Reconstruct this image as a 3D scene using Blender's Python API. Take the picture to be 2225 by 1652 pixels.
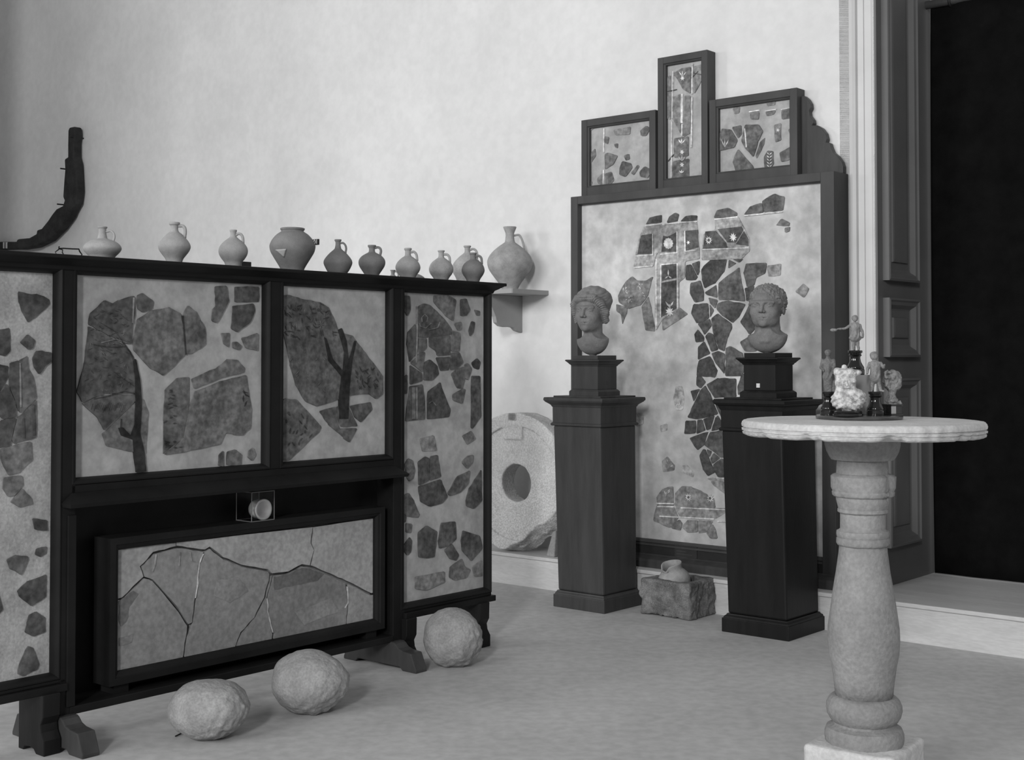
import bpy, bmesh, math, random
import numpy as np
from mathutils import Matrix, Vector, Euler

for o in list(bpy.data.objects):
    bpy.data.objects.remove(o, do_unlink=True)
scene = bpy.context.scene
COL = scene.collection
random.seed(7)
RNG = np.random.RandomState(11)

# ------------------------------------------------------------------ camera
W, H = 2225.0, 1652.0
F = 2883.0            # focal length in photo pixels
HOR = 780.0           # horizon line in photo pixels
CAMZ = 1.30
TILT = math.radians(1.5)
AX_Y = HOR - F * math.tan(TILT)      # pixel row hit by the optical axis
cam_d = bpy.data.cameras.new('camera')
cam = bpy.data.objects.new('camera', cam_d)
COL.objects.link(cam)
cam.location = (0, 0, CAMZ)
cam.rotation_euler = (math.pi / 2 + TILT, 0, 0)
cam_d.sensor_fit = 'HORIZONTAL'
cam_d.sensor_width = 36.0
cam_d.lens = F / W * 36.0
cam_d.shift_y = -(H / 2 - AX_Y) / W
cam_d.clip_end = 100
scene.camera = cam

# ------------------------------------------------------------------ light
world = bpy.data.worlds.new('world')
scene.world = world
world.use_nodes = True
bgn = world.node_tree.nodes['Background']
bgn.inputs[0].default_value = (1, 1, 1, 1)
bgn.inputs[1].default_value = 0.27

def area(name, loc, target, sx, sy, power):
    l = bpy.data.lights.new(name, 'AREA')
    l.shape = 'RECTANGLE'
    l.size = sx
    l.size_y = sy
    l.energy = power
    o = bpy.data.objects.new(name, l)
    COL.objects.link(o)
    o.location = loc
    d = Vector(target) - Vector(loc)
    o.rotation_euler = d.to_track_quat('-Z', 'Y').to_euler()
    return o
area('window_front_offscreen', (-2.8, -9.8, 6.0), (0.6, 7.2, 1.2), 1.2, 2.8, 1050)
area('window_wide_offscreen', (-7.4, -1.6, 4.3), (0.0, 7.4, 1.3), 6.0, 2.8, 560)
area('window_side_offscreen', (-8.5, 5.6, 3.5), (0.0, 7.7, 1.8), 1.0, 1.4, 110)

vs = scene.view_settings
vs.view_transform = 'Standard'
vs.look = 'None'
vs.exposure = 0.0
vs.gamma = 1.0
vs.use_curve_mapping = False

# ------------------------------------------------------------------ pixel -> world
_R = Matrix.Rotation(TILT, 3, 'X')
def ray(px, py):
    v = Vector(((px - W / 2) / F, 1.0, -(py - AX_Y) / F))
    return _R @ v            # camera looks along +Y, tilted up by TILT

ANG1 = math.atan2(0.7605, 0.6490)           # direction the display screen runs
U1 = Vector((math.cos(ANG1), math.sin(ANG1), 0))
NC = Vector((math.sin(ANG1), -math.cos(ANG1), 0))    # out of the screen's face / along the wall to the right

class Frame:
    """vertical plane frame: ex along, ey into the plane, z up"""
    def __init__(s, origin, ex, ey):
        s.o = Vector(origin); s.ex = ex; s.ey = ey
        s.rz = math.atan2(ex.y, ex.x)
    def hit(s, px, py, y=0.0):
        r = ray(px, py)
        t = (s.ey.dot(s.o) + y - s.ey.dot(Vector((0, 0, CAMZ)))) / s.ey.dot(r)
        p = Vector((0, 0, CAMZ)) + r * t
        return (p - s.o).dot(s.ex), p.z
    def hitx(s, px, py, x):
        r = ray(px, py)
        t = (s.ex.dot(s.o) + x) / s.ex.dot(r)
        p = Vector((0, 0, CAMZ)) + r * t
        return (p - s.o).dot(s.ey), p.z
    def world(s, x, y, z=0.0):
        return s.o + s.ex * x + s.ey * y + Vector((0, 0, z))
    def loc(s, p):
        d = Vector(p) - s.o
        return d.dot(s.ex), d.dot(s.ey)
    def mat(s, x=0, y=0, z=0):
        return Matrix.Translation(s.world(x, y, z)) @ Matrix.Rotation(s.rz, 4, 'Z')

def floor_pt(px, py, z=0.0):
    r = ray(px, py)
    t = (z - CAMZ) / r.z
    return Vector((0, 0, CAMZ)) + r * t

# screen: y=0 its front face, +y backwards (to the left); wall: y=0 front of the step, +y into the wall
SC = Frame((-1.501, 4.451, 0), U1, -NC)
WL = Frame((0.0, 0.0, 0), NC, U1)
WL.o = Vector((U1.x * 5.833, U1.y * 5.833, 0))
WALL_Y = 0.30
STEP_Z = 0.18

# ------------------------------------------------------------------ materials
MATS = {}
def material(name, g, var=0.15, scale=6.0, rough=0.7, bump=0.0, bscale=40.0, spec=0.3, stretch=None, speck=0.0, detail=6.0, ramp=(.3, .7), spscale=14):
    key = name
    if key in MATS:
        return MATS[key]
    m = bpy.data.materials.new(name)
    m.use_nodes = True
    nt = m.node_tree
    N, L = nt.nodes, nt.links
    b = N['Principled BSDF']
    b.inputs['Roughness'].default_value = rough
    b.inputs['Specular IOR Level'].default_value = spec
    tc = N.new('ShaderNodeTexCoord')
    src = tc.outputs['Object']
    if stretch:
        mp = N.new('ShaderNodeMapping')
        mp.inputs['Scale'].default_value = stretch
        L.new(src, mp.inputs['Vector'])
        src = mp.outputs['Vector']
    nz = N.new('ShaderNodeTexNoise')
    nz.inputs['Scale'].default_value = scale
    nz.inputs['Detail'].default_value = detail
    nz.inputs['Roughness'].default_value = 0.62
    L.new(src, nz.inputs['Vector'])
    cr = N.new('ShaderNodeValToRGB')
    lo, hi = g * (1 - var), min(1.0, g * (1 + var))
    cr.color_ramp.elements[0].position = ramp[0]
    cr.color_ramp.elements[1].position = ramp[1]
    cr.color_ramp.elements[0].color = (lo, lo, lo, 1)
    cr.color_ramp.elements[1].color = (hi, hi, hi, 1)
    L.new(nz.outputs['Fac'], cr.inputs['Fac'])
    col = cr.outputs['Color']
    if speck > 0:
        n2 = N.new('ShaderNodeTexNoise')
        n2.inputs['Scale'].default_value = scale * spscale
        n2.inputs['Detail'].default_value = 5
        L.new(src, n2.inputs['Vector'])
        c2 = N.new('ShaderNodeValToRGB')
        c2.color_ramp.elements[0].position = 0.35
        c2.color_ramp.elements[1].position = 0.65
        a, c = 1 - speck, 1 + speck
        c2.color_ramp.elements[0].color = (a, a, a, 1)
        c2.color_ramp.elements[1].color = (c, c, c, 1)
        L.new(n2.outputs['Fac'], c2.inputs['Fac'])
        mx = N.new('ShaderNodeMix')
        mx.data_type = 'RGBA'
        mx.blend_type = 'MULTIPLY'
        mx.inputs[0].default_value = 1.0
        L.new(col, mx.inputs[6])
        L.new(c2.outputs['Color'], mx.inputs[7])
        col = mx.outputs[2]
    L.new(col, b.inputs['Base Color'])
    if bump > 0:
        n3 = N.new('ShaderNodeTexNoise')
        n3.inputs['Scale'].default_value = bscale
        n3.inputs['Detail'].default_value = 4
        L.new(src, n3.inputs['Vector'])
        bp = N.new('ShaderNodeBump')
        bp.inputs['Strength'].default_value = min(1.0, bump)
        bp.inputs['Distance'].default_value = 0.01
        L.new(n3.outputs['Fac'], bp.inputs['Height'])
        L.new(bp.outputs['Normal'], b.inputs['Normal'])
    MATS[key] = m
    return m

M_WALL = material('wall_plaster', 0.70, 0.07, 1.3, 0.9, 0.05, 60, 0.1, speck=0.03)
M_FLOOR = material('floor_cement', g=0.46, var=0.10, scale=1.6, rough=0.75, bump=0.05, bscale=60, spec=0.25, stretch=(1, 1, 1), speck=0.08)
M_STEP = material('step_painted_wood', g=0.54, var=0.10, scale=3.0, rough=0.6, bump=0.05, bscale=30, spec=0.3, stretch=(0.6, 4, 4), speck=0.06)
M_DARK = material('black_stained_wood', g=0.012, var=0.3, scale=5, rough=0.5, bump=0.04, bscale=40, spec=0.15, stretch=(1, 1, 1))
M_VOID = material('dull_black_board', 0.006, 0.2, 5, 0.9, 0, 40, 0.05)
M_FRAME = material('dark_brown_frame_wood', g=0.062, var=0.22, scale=6, rough=0.5, bump=0.05, bscale=40, spec=0.15, stretch=(1, 1, 0.3))
M_PED1 = material('dark_walnut_wood', g=0.052, var=0.22, scale=6, rough=0.42, bump=0.04, bscale=40, spec=0.18, stretch=(3, 3, 0.4))
M_PED2 = material('black_walnut_wood', g=0.013, var=0.25, scale=6, rough=0.40, bump=0.04, bscale=40, spec=0.18, stretch=(3, 3, 0.4))
M_PLAST = material('panel_plaster', 0.38, 0.20, 4, 0.9, 0.14, 50, 0.1, speck=0.10, ramp=(.36, .64), spscale=7)
M_PLASTB = material('wall_panel_plaster', 0.50, 0.24, 2.6, 0.9, 0.14, 40, 0.1, speck=0.12, ramp=(.36, .64), spscale=6)
M_ROUGHP = material('coarse_plaster', g=0.38, var=0.25, scale=9, rough=0.95, bump=0.2, bscale=60, spec=0.1, speck=0.12)
M_STONE = material('rough_stone', g=0.3, var=0.22, scale=9, rough=0.95, bump=0.35, bscale=75, spec=0.15, speck=0.12)
M_MILL = material('millstone_granite', g=0.55, var=0.10, scale=8, rough=0.95, bump=0.4, bscale=110, spec=0.15, speck=0.18)
M_BLOCK = material('dark_rough_stone', g=.16, var=0.45, scale=14, rough=0.95, bump=.8, bscale=45, spec=0.15, speck=0.25)
M_COLUMN = material('weathered_limestone', g=0.27, var=0.20, scale=6, rough=0.92, bump=0.3, bscale=70, spec=0.15, speck=0.1)
M_MARBLE = material('white_marble', g=0.55, var=0.14, scale=7, rough=0.7, bump=0.25, bscale=60, spec=0.3, speck=0.08)
M_BUST1 = material('aged_marble_warm', g=0.19, var=0.22, scale=16, rough=0.55, bump=0.15, bscale=90, spec=0.3, speck=0.10)
M_BUST2 = material('aged_marble_dull', g=0.18, var=0.20, scale=16, rough=0.6, bump=0.15, bscale=90, spec=0.25, speck=0.10)
M_TERRA = material('pale_terracotta', g=0.32, var=0.16, scale=14, rough=0.85, bump=0.08, bscale=70, spec=0.2, speck=0.05)
M_TERRB = material('brown_terracotta', g=0.18, var=0.18, scale=14, rough=0.8, bump=0.08, bscale=70, spec=0.2, speck=0.05)
M_TERRC = material('worn_terracotta', g=0.33, var=0.24, scale=16, rough=0.85, bump=0.12, bscale=70, spec=0.2, speck=0.08)
M_BRONZE = material('dull_bronze', 0.20, 0.35, 60, 0.6, 0.4, 160, 0.4, speck=0.15)
M_BRONZD = material('dark_bronze', 0.12, 0.35, 60, 0.55, 0.4, 160, 0.4, speck=0.15)
M_POLISH = material('polished_black_wood', 0.012, 0.2, 10, 0.12, 0, 40, 0.6)
M_TRAY = material('polished_dark_wood', 0.06, 0.25, 14, 0.25, 0, 40, 0.5)
M_DOORP = material('painted_door_panel', 0.13, 0.08, 4, 0.5, 0.03, 40, 0.35)
M_CASING = material('painted_door_casing', 0.60, 0.06, 4, 0.55, 0.03, 40, 0.3)
M_CURT = material('black_cloth', 0.006, 0.3, 8, 0.95, 0.1, 80, 0.05)
M_PLOW = material('old_dark_oak', 0.030, 0.5, 10, 0.8, 0.5, 40, 0.2)
M_WIRE = material('black_wire', 0.02, 0.1, 10, 0.5)
M_WHITE = material('white_paper', 0.62, 0.05, 10, 0.8)
M_BLACK = material('black_paint', 0.01, 0.1, 10, 0.7)
M_SHELF = material('grey_painted_shelf', 0.34, 0.08, 5, 0.7, 0.05, 40, 0.2)
M_GREY = material('grey_wood_block', 0.22, 0.12, 9, 0.7)
M_EDGE = material('glass_edge_strip', 0.20, 0.1, 10, 0.3)
M_REFLECT = material('reflection_grey', 0.34, 0.05, 10, 0.25, 0, 40, 0.7)  # colour of the reflection painted on the small black base
M_PLATE = material('dark_name_plate', 0.034, 0.2, 10, 0.5)
M_RAIL = material('dark_rail_wood', 0.028, 0.2, 6, 0.5, 0.04, 40, 0.2)
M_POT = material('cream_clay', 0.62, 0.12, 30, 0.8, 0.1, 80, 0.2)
M_PLATE2 = material('engraved_line', 0.06, 0.2, 10, 0.5)
M_MOTTLE = material('mottled_marble', 0.44, 0.42, 55, 0.7, 0.3, 120, 0.3, speck=0.1, ramp=(.4, .6))
M_PATCH = material('pale_terracotta_patch', 0.40, 0.1, 14, 0.85)

def frag_mat(g, kind='fresco'):
    g = g * .86 if g < .32 else g
    g = round(g * 100) / 100.0
    return material('%s_paint_%02d' % (kind, round(g * 100)), g, 0.36, 9, 0.85, 0.12, 60, 0.12, speck=0.30, detail=10, ramp=(.38, .62), spscale=5)

def glass_mat():
    if 'case_glass' in MATS:
        return MATS['case_glass']
    m = bpy.data.materials.new('case_glass')
    m.use_nodes = True
    b = m.node_tree.nodes['Principled BSDF']
    b.inputs['Base Color'].default_value = (0.95, 0.95, 0.95, 1)
    b.inputs['Roughness'].default_value = 0.02
    b.inputs['IOR'].default_value = 1.1
    b.inputs['Transmission Weight'].default_value = 1.0
    MATS['case_glass'] = m
    return m

# ------------------------------------------------------------------ mesh helpers
class MB:
    def __init__(s):
        s.v = []; s.f = []
    def add(s, vs_, fs_):
        k = len(s.v)
        s.v += [tuple(p) for p in vs_]
        s.f += [tuple(i + k for i in q) for q in fs_]
        return s
    def box(s, x0, x1, y0, y1, z0, z1):
        x0, x1 = min(x0, x1), max(x0, x1); y0, y1 = min(y0, y1), max(y0, y1); z0, z1 = min(z0, z1), max(z0, z1)
        v = [(x0, y0, z0), (x1, y0, z0), (x1, y1, z0), (x0, y1, z0), (x0, y0, z1), (x1, y0, z1), (x1, y1, z1), (x0, y1, z1)]
        return s.add(v, [(0, 3, 2, 1), (4, 5, 6, 7), (0, 1, 5, 4), (1, 2, 6, 5), (2, 3, 7, 6), (3, 0, 4, 7)])
    def prism_xz(s, poly, y0, y1):
        """polygon in (x,z) extruded from y0 (front) to y1"""
        a = sum(poly[i][0] * poly[(i + 1) % len(poly)][1] - poly[(i + 1) % len(poly)][0] * poly[i][1] for i in range(len(poly)))
        if a < 0:
            poly = poly[::-1]
        n = len(poly)
        v = [(x, y0, z) for x, z in poly] + [(x, y1, z) for x, z in poly]
        f = [tuple(range(n)), tuple(range(2 * n - 1, n - 1, -1))]
        f += [(i, i + n, (i + 1) % n + n, (i + 1) % n) for i in range(n)]
        return s.add(v, f)
    def prism_yz(s, poly, x0, x1):
        a = sum(poly[i][0] * poly[(i + 1) % len(poly)][1] - poly[(i + 1) % len(poly)][0] * poly[i][1] for i in range(len(poly)))
        if a < 0:
            poly = poly[::-1]
        n = len(poly)
        v = [(x0, y, z) for y, z in poly] + [(x1, y, z) for y, z in poly]
        f = [tuple(range(n - 1, -1, -1)), tuple(range(n, 2 * n))]
        f += [(i, (i + 1) % n, (i + 1) % n + n, i + n) for i in range(n)]
        return s.add(v, f)
    def prism_xy(s, poly, z0, z1):
        a = sum(poly[i][0] * poly[(i + 1) % len(poly)][1] - poly[(i + 1) % len(poly)][0] * poly[i][1] for i in range(len(poly)))
        if a < 0:
            poly = poly[::-1]
        n = len(poly)
        v = [(x, y, z0) for x, y in poly] + [(x, y, z1) for x, y in poly]
        f = [tuple(range(n - 1, -1, -1)), tuple(range(n, 2 * n))]
        f += [(i, (i + 1) % n, (i + 1) % n + n, i + n) for i in range(n)]
        return s.add(v, f)
    def ring(s, x0, x1, z0, z1, prof):
        """mitred ring in the xz plane; prof = [(inset, y), ...]"""
        v, f = [], []
        for ins, y in prof:
            v += [(x0 + ins, y, z0 + ins), (x1 - ins, y, z0 + ins), (x1 - ins, y, z1 - ins), (x0 + ins, y, z1 - ins)]
        for k in range(len(prof) - 1):
            a, b = k * 4, k * 4 + 4
            for i in range(4):
                j = (i + 1) % 4
                f.append((a + i, a + j, b + j, b + i))
        return s.add(v, f)
    def lathe(s, prof, seg=48, cx=0, cy=0, fn=None, axis='z'):
        """prof = [(r, z), ...] bottom to top"""
        v, f = [], []
        n = len(prof)
        for i in range(seg):
            a = 2 * math.pi * i / seg
            for k, (r, z) in enumerate(prof):
                p = (cx + r * math.cos(a), cy + r * math.sin(a), z)
                if fn:
                    p = fn(p, a, r, z)
                if axis == 'y':
                    p = (p[0], -p[2], p[1])
                v.append(p)
        for i in range(seg):
            j = (i + 1) % seg
            for k in range(n - 1):
                f.append((i * n + k, j * n + k, j * n + k + 1, i * n + k + 1))
        if prof[0][0] > 1e-6:
            f.append(tuple(i * n for i in range(seg - 1, -1, -1)))
        if prof[-1][0] > 1e-6:
            f.append(tuple(i * n + n - 1 for i in range(seg)))
        return s.add(v, f)
    def tube(s, pts, rad, seg=8, flat=1.0, closed=False):
        pts = [Vector(p) for p in pts]
        n = len(pts)
        if not hasattr(rad, '__len__'):
            rad = [rad] * n
        v, f = [], []
        up = None
        for i, p in enumerate(pts):
            t = (pts[min(i + 1, n - 1)] - pts[max(i - 1, 0)]).normalized()
            if up is None:
                up = Vector((0, 0, 1)) if abs(t.z) < 0.9 else Vector((0, 1, 0))
            a = t.cross(up)
            if a.length < 1e-5:
                a = t.cross(Vector((1, 0, 0)))
            a.normalize()
            b = a.cross(t).normalized()
            up = b
            for k in range(seg):
                w = 2 * math.pi * k / seg
                v.append(p + a * (math.cos(w) * rad[i] * flat) + b * (math.sin(w) * rad[i]))
        for i in range(n - 1):
            for k in range(seg):
                l = (k + 1) % seg
                f.append((i * seg + k, i * seg + l, (i + 1) * seg + l, (i + 1) * seg + k))
        f.append(tuple(range(seg - 1, -1, -1)))
        f.append(tuple((n - 1) * seg + k for k in range(seg)))
        return s.add(v, f)
    def sections(s, levels):
        """stack of rectangles: (z, hx, hy, cx, cy)"""
        v, f = [], []
        for z, hx, hy, cx, cy in levels:
            v += [(cx - hx, cy - hy, z), (cx + hx, cy - hy, z), (cx + hx, cy + hy, z), (cx - hx, cy + hy, z)]
        for k in range(len(levels) - 1):
            for i in range(4):
                j = (i + 1) % 4
                f.append((k * 4 + i, k * 4 + j, k * 4 + 4 + j, k * 4 + 4 + i))
        f.append((3, 2, 1, 0))
        q = (len(levels) - 1) * 4
        f.append((q, q + 1, q + 2, q + 3))
        return s.add(v, f)
    def build(s, name, mat, parent=None, smooth=False, bevel=0.0, autos=False):
        me = bpy.data.meshes.new(name)
        me.from_pydata([tuple(p) for p in s.v], [], s.f)
        me.validate()
        bm = bmesh.new()
        bm.from_mesh(me)
        bmesh.ops.recalc_face_normals(bm, faces=bm.faces)
        bm.to_mesh(me)
        bm.free()
        me.materials.append(mat)
        o = bpy.data.objects.new(name, me)
        COL.objects.link(o)
        if parent:
            o.parent = parent
        if smooth or autos:
            for p in me.polygons:
                p.use_smooth = True
            if autos:
                me.set_sharp_from_angle(angle=math.radians(38))
        if bevel > 0:
            b = o.modifiers.new('bevel', 'BEVEL')
            b.width = bevel
            b.segments = 2
            b.limit_method = 'ANGLE'
            b.angle_limit = math.radians(40)
        return o

def thing(name, label, cat, m=None, group=None, kind=None):
    o = bpy.data.objects.new(name, None)
    o.empty_display_size = 0.05
    COL.objects.link(o)
    if m is not None:
        o.matrix_world = m
    return tag(o, label, cat, group, kind)

def tag(o, label, cat, group=None, kind=None):
    o['label'] = label
    o['category'] = cat
    if group:
        o['group'] = group
    if kind:
        o['kind'] = kind
    return o

def struct(o, label, cat):
    return tag(o, label, cat, None, 'structure')

# ------------------------------------------------------------------ signed distance sculpting
_T = np.random.RandomState(3).rand(32, 32, 32).astype(np.float32)
def vnoise(x, y, z):
    xi, yi, zi = np.floor(x).astype(int), np.floor(y).astype(int), np.floor(z).astype(int)
    fx, fy, fz = x - xi, y - yi, z - zi
    fx = fx * fx * (3 - 2 * fx); fy = fy * fy * (3 - 2 * fy); fz = fz * fz * (3 - 2 * fz)
    a = lambda i, j, k: _T[(xi + i) & 31, (yi + j) & 31, (zi + k) & 31]
    c00 = a(0, 0, 0) * (1 - fx) + a(1, 0, 0) * fx
    c10 = a(0, 1, 0) * (1 - fx) + a(1, 1, 0) * fx
    c01 = a(0, 0, 1) * (1 - fx) + a(1, 0, 1) * fx
    c11 = a(0, 1, 1) * (1 - fx) + a(1, 1, 1) * fx
    return (c00 * (1 - fy) + c10 * fy) * (1 - fz) + (c01 * (1 - fy) + c11 * fy) * fz - 0.5

def fbm(x, y, z, o=3):
    r, a = 0, 1.0
    for i in range(o):
        r = r + a * vnoise(x * 2 ** i + 7.3 * i, y * 2 ** i + 3.1 * i, z * 2 ** i + 5.7 * i)
        a *= 0.5
    return r

class SDF:
    def __init__(s, lo, hi, h):
        s.lo = np.array(lo, float); s.h = h
        n = np.ceil((np.array(hi) - s.lo) / h).astype(int) + 1
        s.X, s.Y, s.Z = np.meshgrid(*[s.lo[i] + h * np.arange(n[i]) for i in range(3)], indexing='ij')
        s.d = np.full(s.X.shape, 10.0)
    def ell(s, c, r):
        x, y, z = (s.X - c[0]) / r[0], (s.Y - c[1]) / r[1], (s.Z - c[2]) / r[2]
        k = np.sqrt(x * x + y * y + z * z) + 1e-9
        k2 = np.sqrt((x / r[0]) ** 2 + (y / r[1]) ** 2 + (z / r[2]) ** 2) + 1e-9
        return k * (k - 1) / k2
    def cap(s, a, b, ra, rb=None):
        rb = ra if rb is None else rb
        a, b = np.array(a, float), np.array(b, float)
        d = b - a
        t = ((s.X - a[0]) * d[0] + (s.Y - a[1]) * d[1] + (s.Z - a[2]) * d[2]) / max(1e-9, d.dot(d))
        t = np.clip(t, 0, 1)
        q = np.sqrt((s.X - a[0] - t * d[0]) ** 2 + (s.Y - a[1] - t * d[1]) ** 2 + (s.Z - a[2] - t * d[2]) ** 2)
        return q - (ra + (rb - ra) * t)
    def box(s, c, hf, r=0.0):
        x, y, z = np.abs(s.X - c[0]) - hf[0] + r, np.abs(s.Y - c[1]) - hf[1] + r, np.abs(s.Z - c[2]) - hf[2] + r
        return np.sqrt(np.maximum(x, 0) ** 2 + np.maximum(y, 0) ** 2 + np.maximum(z, 0) ** 2) + np.minimum(np.maximum(x, np.maximum(y, z)), 0) - r
    def add(s, e, k=0.0):
        s.d = smin(s.d, e, k); return s
    def sub(s, e, k=0.0):
        s.d = -smin(-s.d, e, k); return s
    def mesh(s):
        D = s.d
        ins = D < 0
        nx, ny, nz = D.shape
        offs = [(i, j, k) for i in (0, 1) for j in (0, 1) for k in (0, 1)]
        cnt = np.zeros((nx - 1, ny - 1, nz - 1), int)
        for i, j, k in offs:
            cnt += ins[i:nx - 1 + i, j:ny - 1 + j, k:nz - 1 + k]
        act = (cnt > 0) & (cnt < 8)
        I, J, K = np.nonzero(act)
        idx = -np.ones(act.shape, int)
        idx[I, J, K] = np.arange(len(I))
        val = {o: D[I + o[0], J + o[1], K + o[2]] for o in offs}
        acc = np.zeros((len(I), 3)); c = np.zeros(len(I))
        for a in offs:
            for ax in range(3):
                if a[ax] == 1:
                    continue
                b = list(a); b[ax] = 1; b = tuple(b)
                va, vb = val[a], val[b]
                m = (va < 0) != (vb < 0)
                t = np.where(m, va / np.where(m, va - vb, 1), 0)
                for q in range(3):
                    acc[:, q] += np.where(m, a[q] + (t if q == ax else 0), 0)
                c += m
        P = (np.stack([I, J, K], 1) + acc / c[:, None]) * s.h + s.lo
        quads = []
        for ax in range(3):
            sl0 = [slice(None)] * 3; sl1 = [slice(None)] * 3
            sl0[ax] = slice(0, -1); sl1[ax] = slice(1, None)
            cr = ins[tuple(sl0)] != ins[tuple(sl1)]
            A = np.argwhere(cr)
            u, w = (ax + 1) % 3, (ax + 2) % 3
            ok = (A[:, u] > 0) & (A[:, w] > 0) & (A[:, u] < D.shape[u] - 1) & (A[:, w] < D.shape[w] - 1)
            A = A[ok]
            def cell(du, dw):
                B = A.copy(); B[:, u] -= du; B[:, w] -= dw
                return idx[B[:, 0], B[:, 1], B[:, 2]]
            q = np.stack([cell(1, 1), cell(0, 1), cell(0, 0), cell(1, 0)], 1)
            flip = ~ins[tuple(sl0)][tuple(A.T)]
            q[flip] = q[flip][:, ::-1]
            quads.append(q)
        Q = np.concatenate(quads)
        return P, Q[(Q >= 0).all(1)]
    def build(s, name, mat, parent=None):
        P, Q = s.mesh()
        me = bpy.data.meshes.new(name)
        me.vertices.add(len(P))
        me.vertices.foreach_set('co', P.astype(np.float32).ravel())
        me.loops.add(Q.size)
        me.loops.foreach_set('vertex_index', Q.astype(np.int32).ravel())
        me.polygons.add(len(Q))
        me.polygons.foreach_set('loop_start', np.arange(0, Q.size, 4, dtype=np.int32))
        me.polygons.foreach_set('loop_total', np.full(len(Q), 4, np.int32))
        me.polygons.foreach_set('use_smooth', np.ones(len(Q), bool))
        me.update(calc_edges=True)
        me.validate()
        me.materials.append(mat)
        o = bpy.data.objects.new(name, me)
        COL.objects.link(o)
        if parent:
            o.parent = parent
        return o

def smin(a, b, k):
    if k <= 0:
        return np.minimum(a, b)
    h = np.clip(0.5 + 0.5 * (b - a) / k, 0, 1)
    return b * (1 - h) + a * h - k * h * (1 - h)

# ------------------------------------------------------------------ fresco fragments
def zpx(ox, oy, s, pts):
    return [(ox + x / s, oy + y / s) for x, y in pts]

def rough(poly, amp=0.9, seg=9.0):
    """break the straight edges of a traced outline (photo pixels)"""
    out = []
    n = len(poly)
    for i in range(n):
        a, b = poly[i], poly[(i + 1) % n]
        L = math.hypot(b[0] - a[0], b[1] - a[1])
        k = max(1, min(4, int(L / seg)))
        nx, ny = (b[1] - a[1]) / max(L, 1e-6), -(b[0] - a[0]) / max(L, 1e-6)
        for j in range(k):
            t = j / k
            d = random.uniform(-amp, amp)
            out.append((a[0] + (b[0] - a[0]) * t + nx * d, a[1] + (b[1] - a[1]) * t + ny * d))
    return out

def soften(poly):
    """cut the corners of a traced outline once, by at most two pixels"""
    out = []
    n = len(poly)
    for i in range(n):
        a, b = poly[i], poly[(i + 1) % n]
        L = math.hypot(b[0] - a[0], b[1] - a[1]) or 1
        t = min(.16, 2.0 / L)
        out.append((a[0] + (b[0] - a[0]) * t, a[1] + (b[1] - a[1]) * t))
        out.append((b[0] + (a[0] - b[0]) * t, b[1] + (a[1] - b[1]) * t))
    return out

def grow(poly, d):
    """push an outline outwards by d pixels"""
    if d == 0:
        return poly
    n = len(poly)
    a = sum(poly[i][0] * poly[(i + 1) % n][1] - poly[(i + 1) % n][0] * poly[i][1] for i in range(n))
    sg_ = 1 if a > 0 else -1
    out = []
    for i in range(n):
        p0, p1, p2 = poly[i - 1], poly[i], poly[(i + 1) % n]
        v = [0, 0]
        for (u, w) in ((p0, p1), (p1, p2)):
            L = math.hypot(w[0] - u[0], w[1] - u[1]) or 1
            v[0] += (w[1] - u[1]) / L * sg_
            v[1] -= (w[0] - u[0]) / L * sg_
        L = math.hypot(*v) or 1
        out.append((p1[0] + v[0] / L * d, p1[1] + v[1] / L * d))
    return out

def inside(pt, polys):
    x, y = pt
    for poly in polys:
        c = False
        for i in range(len(poly)):
            (x1, y1), (x2, y2) = poly[i - 1], poly[i]
            if (y1 > y) != (y2 > y) and x < (x2 - x1) * (y - y1) / (y2 - y1) + x1:
                c = not c
        if c:
            return True
    return False

class Panel:
    """a plaster panel on a plane frame; fragments are its children"""
    def __init__(s, root, fr, off, y, obj):
        s.root, s.fr, s.off, s.y, s.obj = root, fr, off, y, obj
    def pt(s, px, py, y):
        x, z = s.fr.hit(px, py, y)
        return x - s.off[0], z - s.off[2]
    def frag(s, poly, g, proud=None, name='fresco_fragment', amp=0.9, mat=None, kind=None, back=0.002):
        proud = proud if proud is not None else random.uniform(0.003, 0.006)
        yf = s.y - proud
        P = [s.pt(px, py, yf) for px, py in (rough(soften(poly) if name == 'fresco_fragment' else poly, amp) if amp > 0 else poly)]
        mb = MB().prism_xz(P, yf - s.off[1], s.y + back - s.off[1])
        o = mb.build(name, mat or frag_mat(g), s.obj)
        if kind:
            o['kind'] = kind
        return o
    def stroke(s, pts, w, g, name='painted_line', proud=0.0075, taper=True, mat=None):
        """flat painted brush line through photo pixels, w = half width in pixels"""
        L, R = [], []
        n = len(pts)
        for i, p in enumerate(pts):
            a, b = pts[max(0, i - 1)], pts[min(n - 1, i + 1)]
            dx, dy = b[0] - a[0], b[1] - a[1]
            l = math.hypot(dx, dy) or 1
            ww = w[i] if hasattr(w, '__len__') else w
            L.append((p[0] - dy / l * ww, p[1] + dx / l * ww))
            R.append((p[0] + dy / l * ww, p[1] - dx / l * ww))
        return s.frag(L + R[::-1], g, proud, name, 0, mat)
    def multi(s, polys, g, name, proud=0.0085, mat=None):
        """several brush marks of one painted motif joined in one mesh"""
        mb = MB()
        yf = s.y - proud
        for poly in polys:
            mb.prism_xz([s.pt(px, py, yf) for px, py in poly], yf - s.off[1], s.y - 0.001 - s.off[1])
        o = mb.build(name, mat or frag_mat(g), s.obj)
        o['kind'] = 'stuff'
        return o
    def marks(s, polys, g, name, proud=0.0085):
        for poly in polys:
            s.frag(poly, g, proud, name, 0)

def leafmark(x, y, a, l, w):
    c, s = math.cos(a), math.sin(a)
    return [(x, y), (x + c * l * .5 - s * w, y + s * l * .5 + c * w), (x + c * l, y + s * l), (x + c * l * .5 + s * w, y + s * l * .5 - c * w)]

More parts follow.
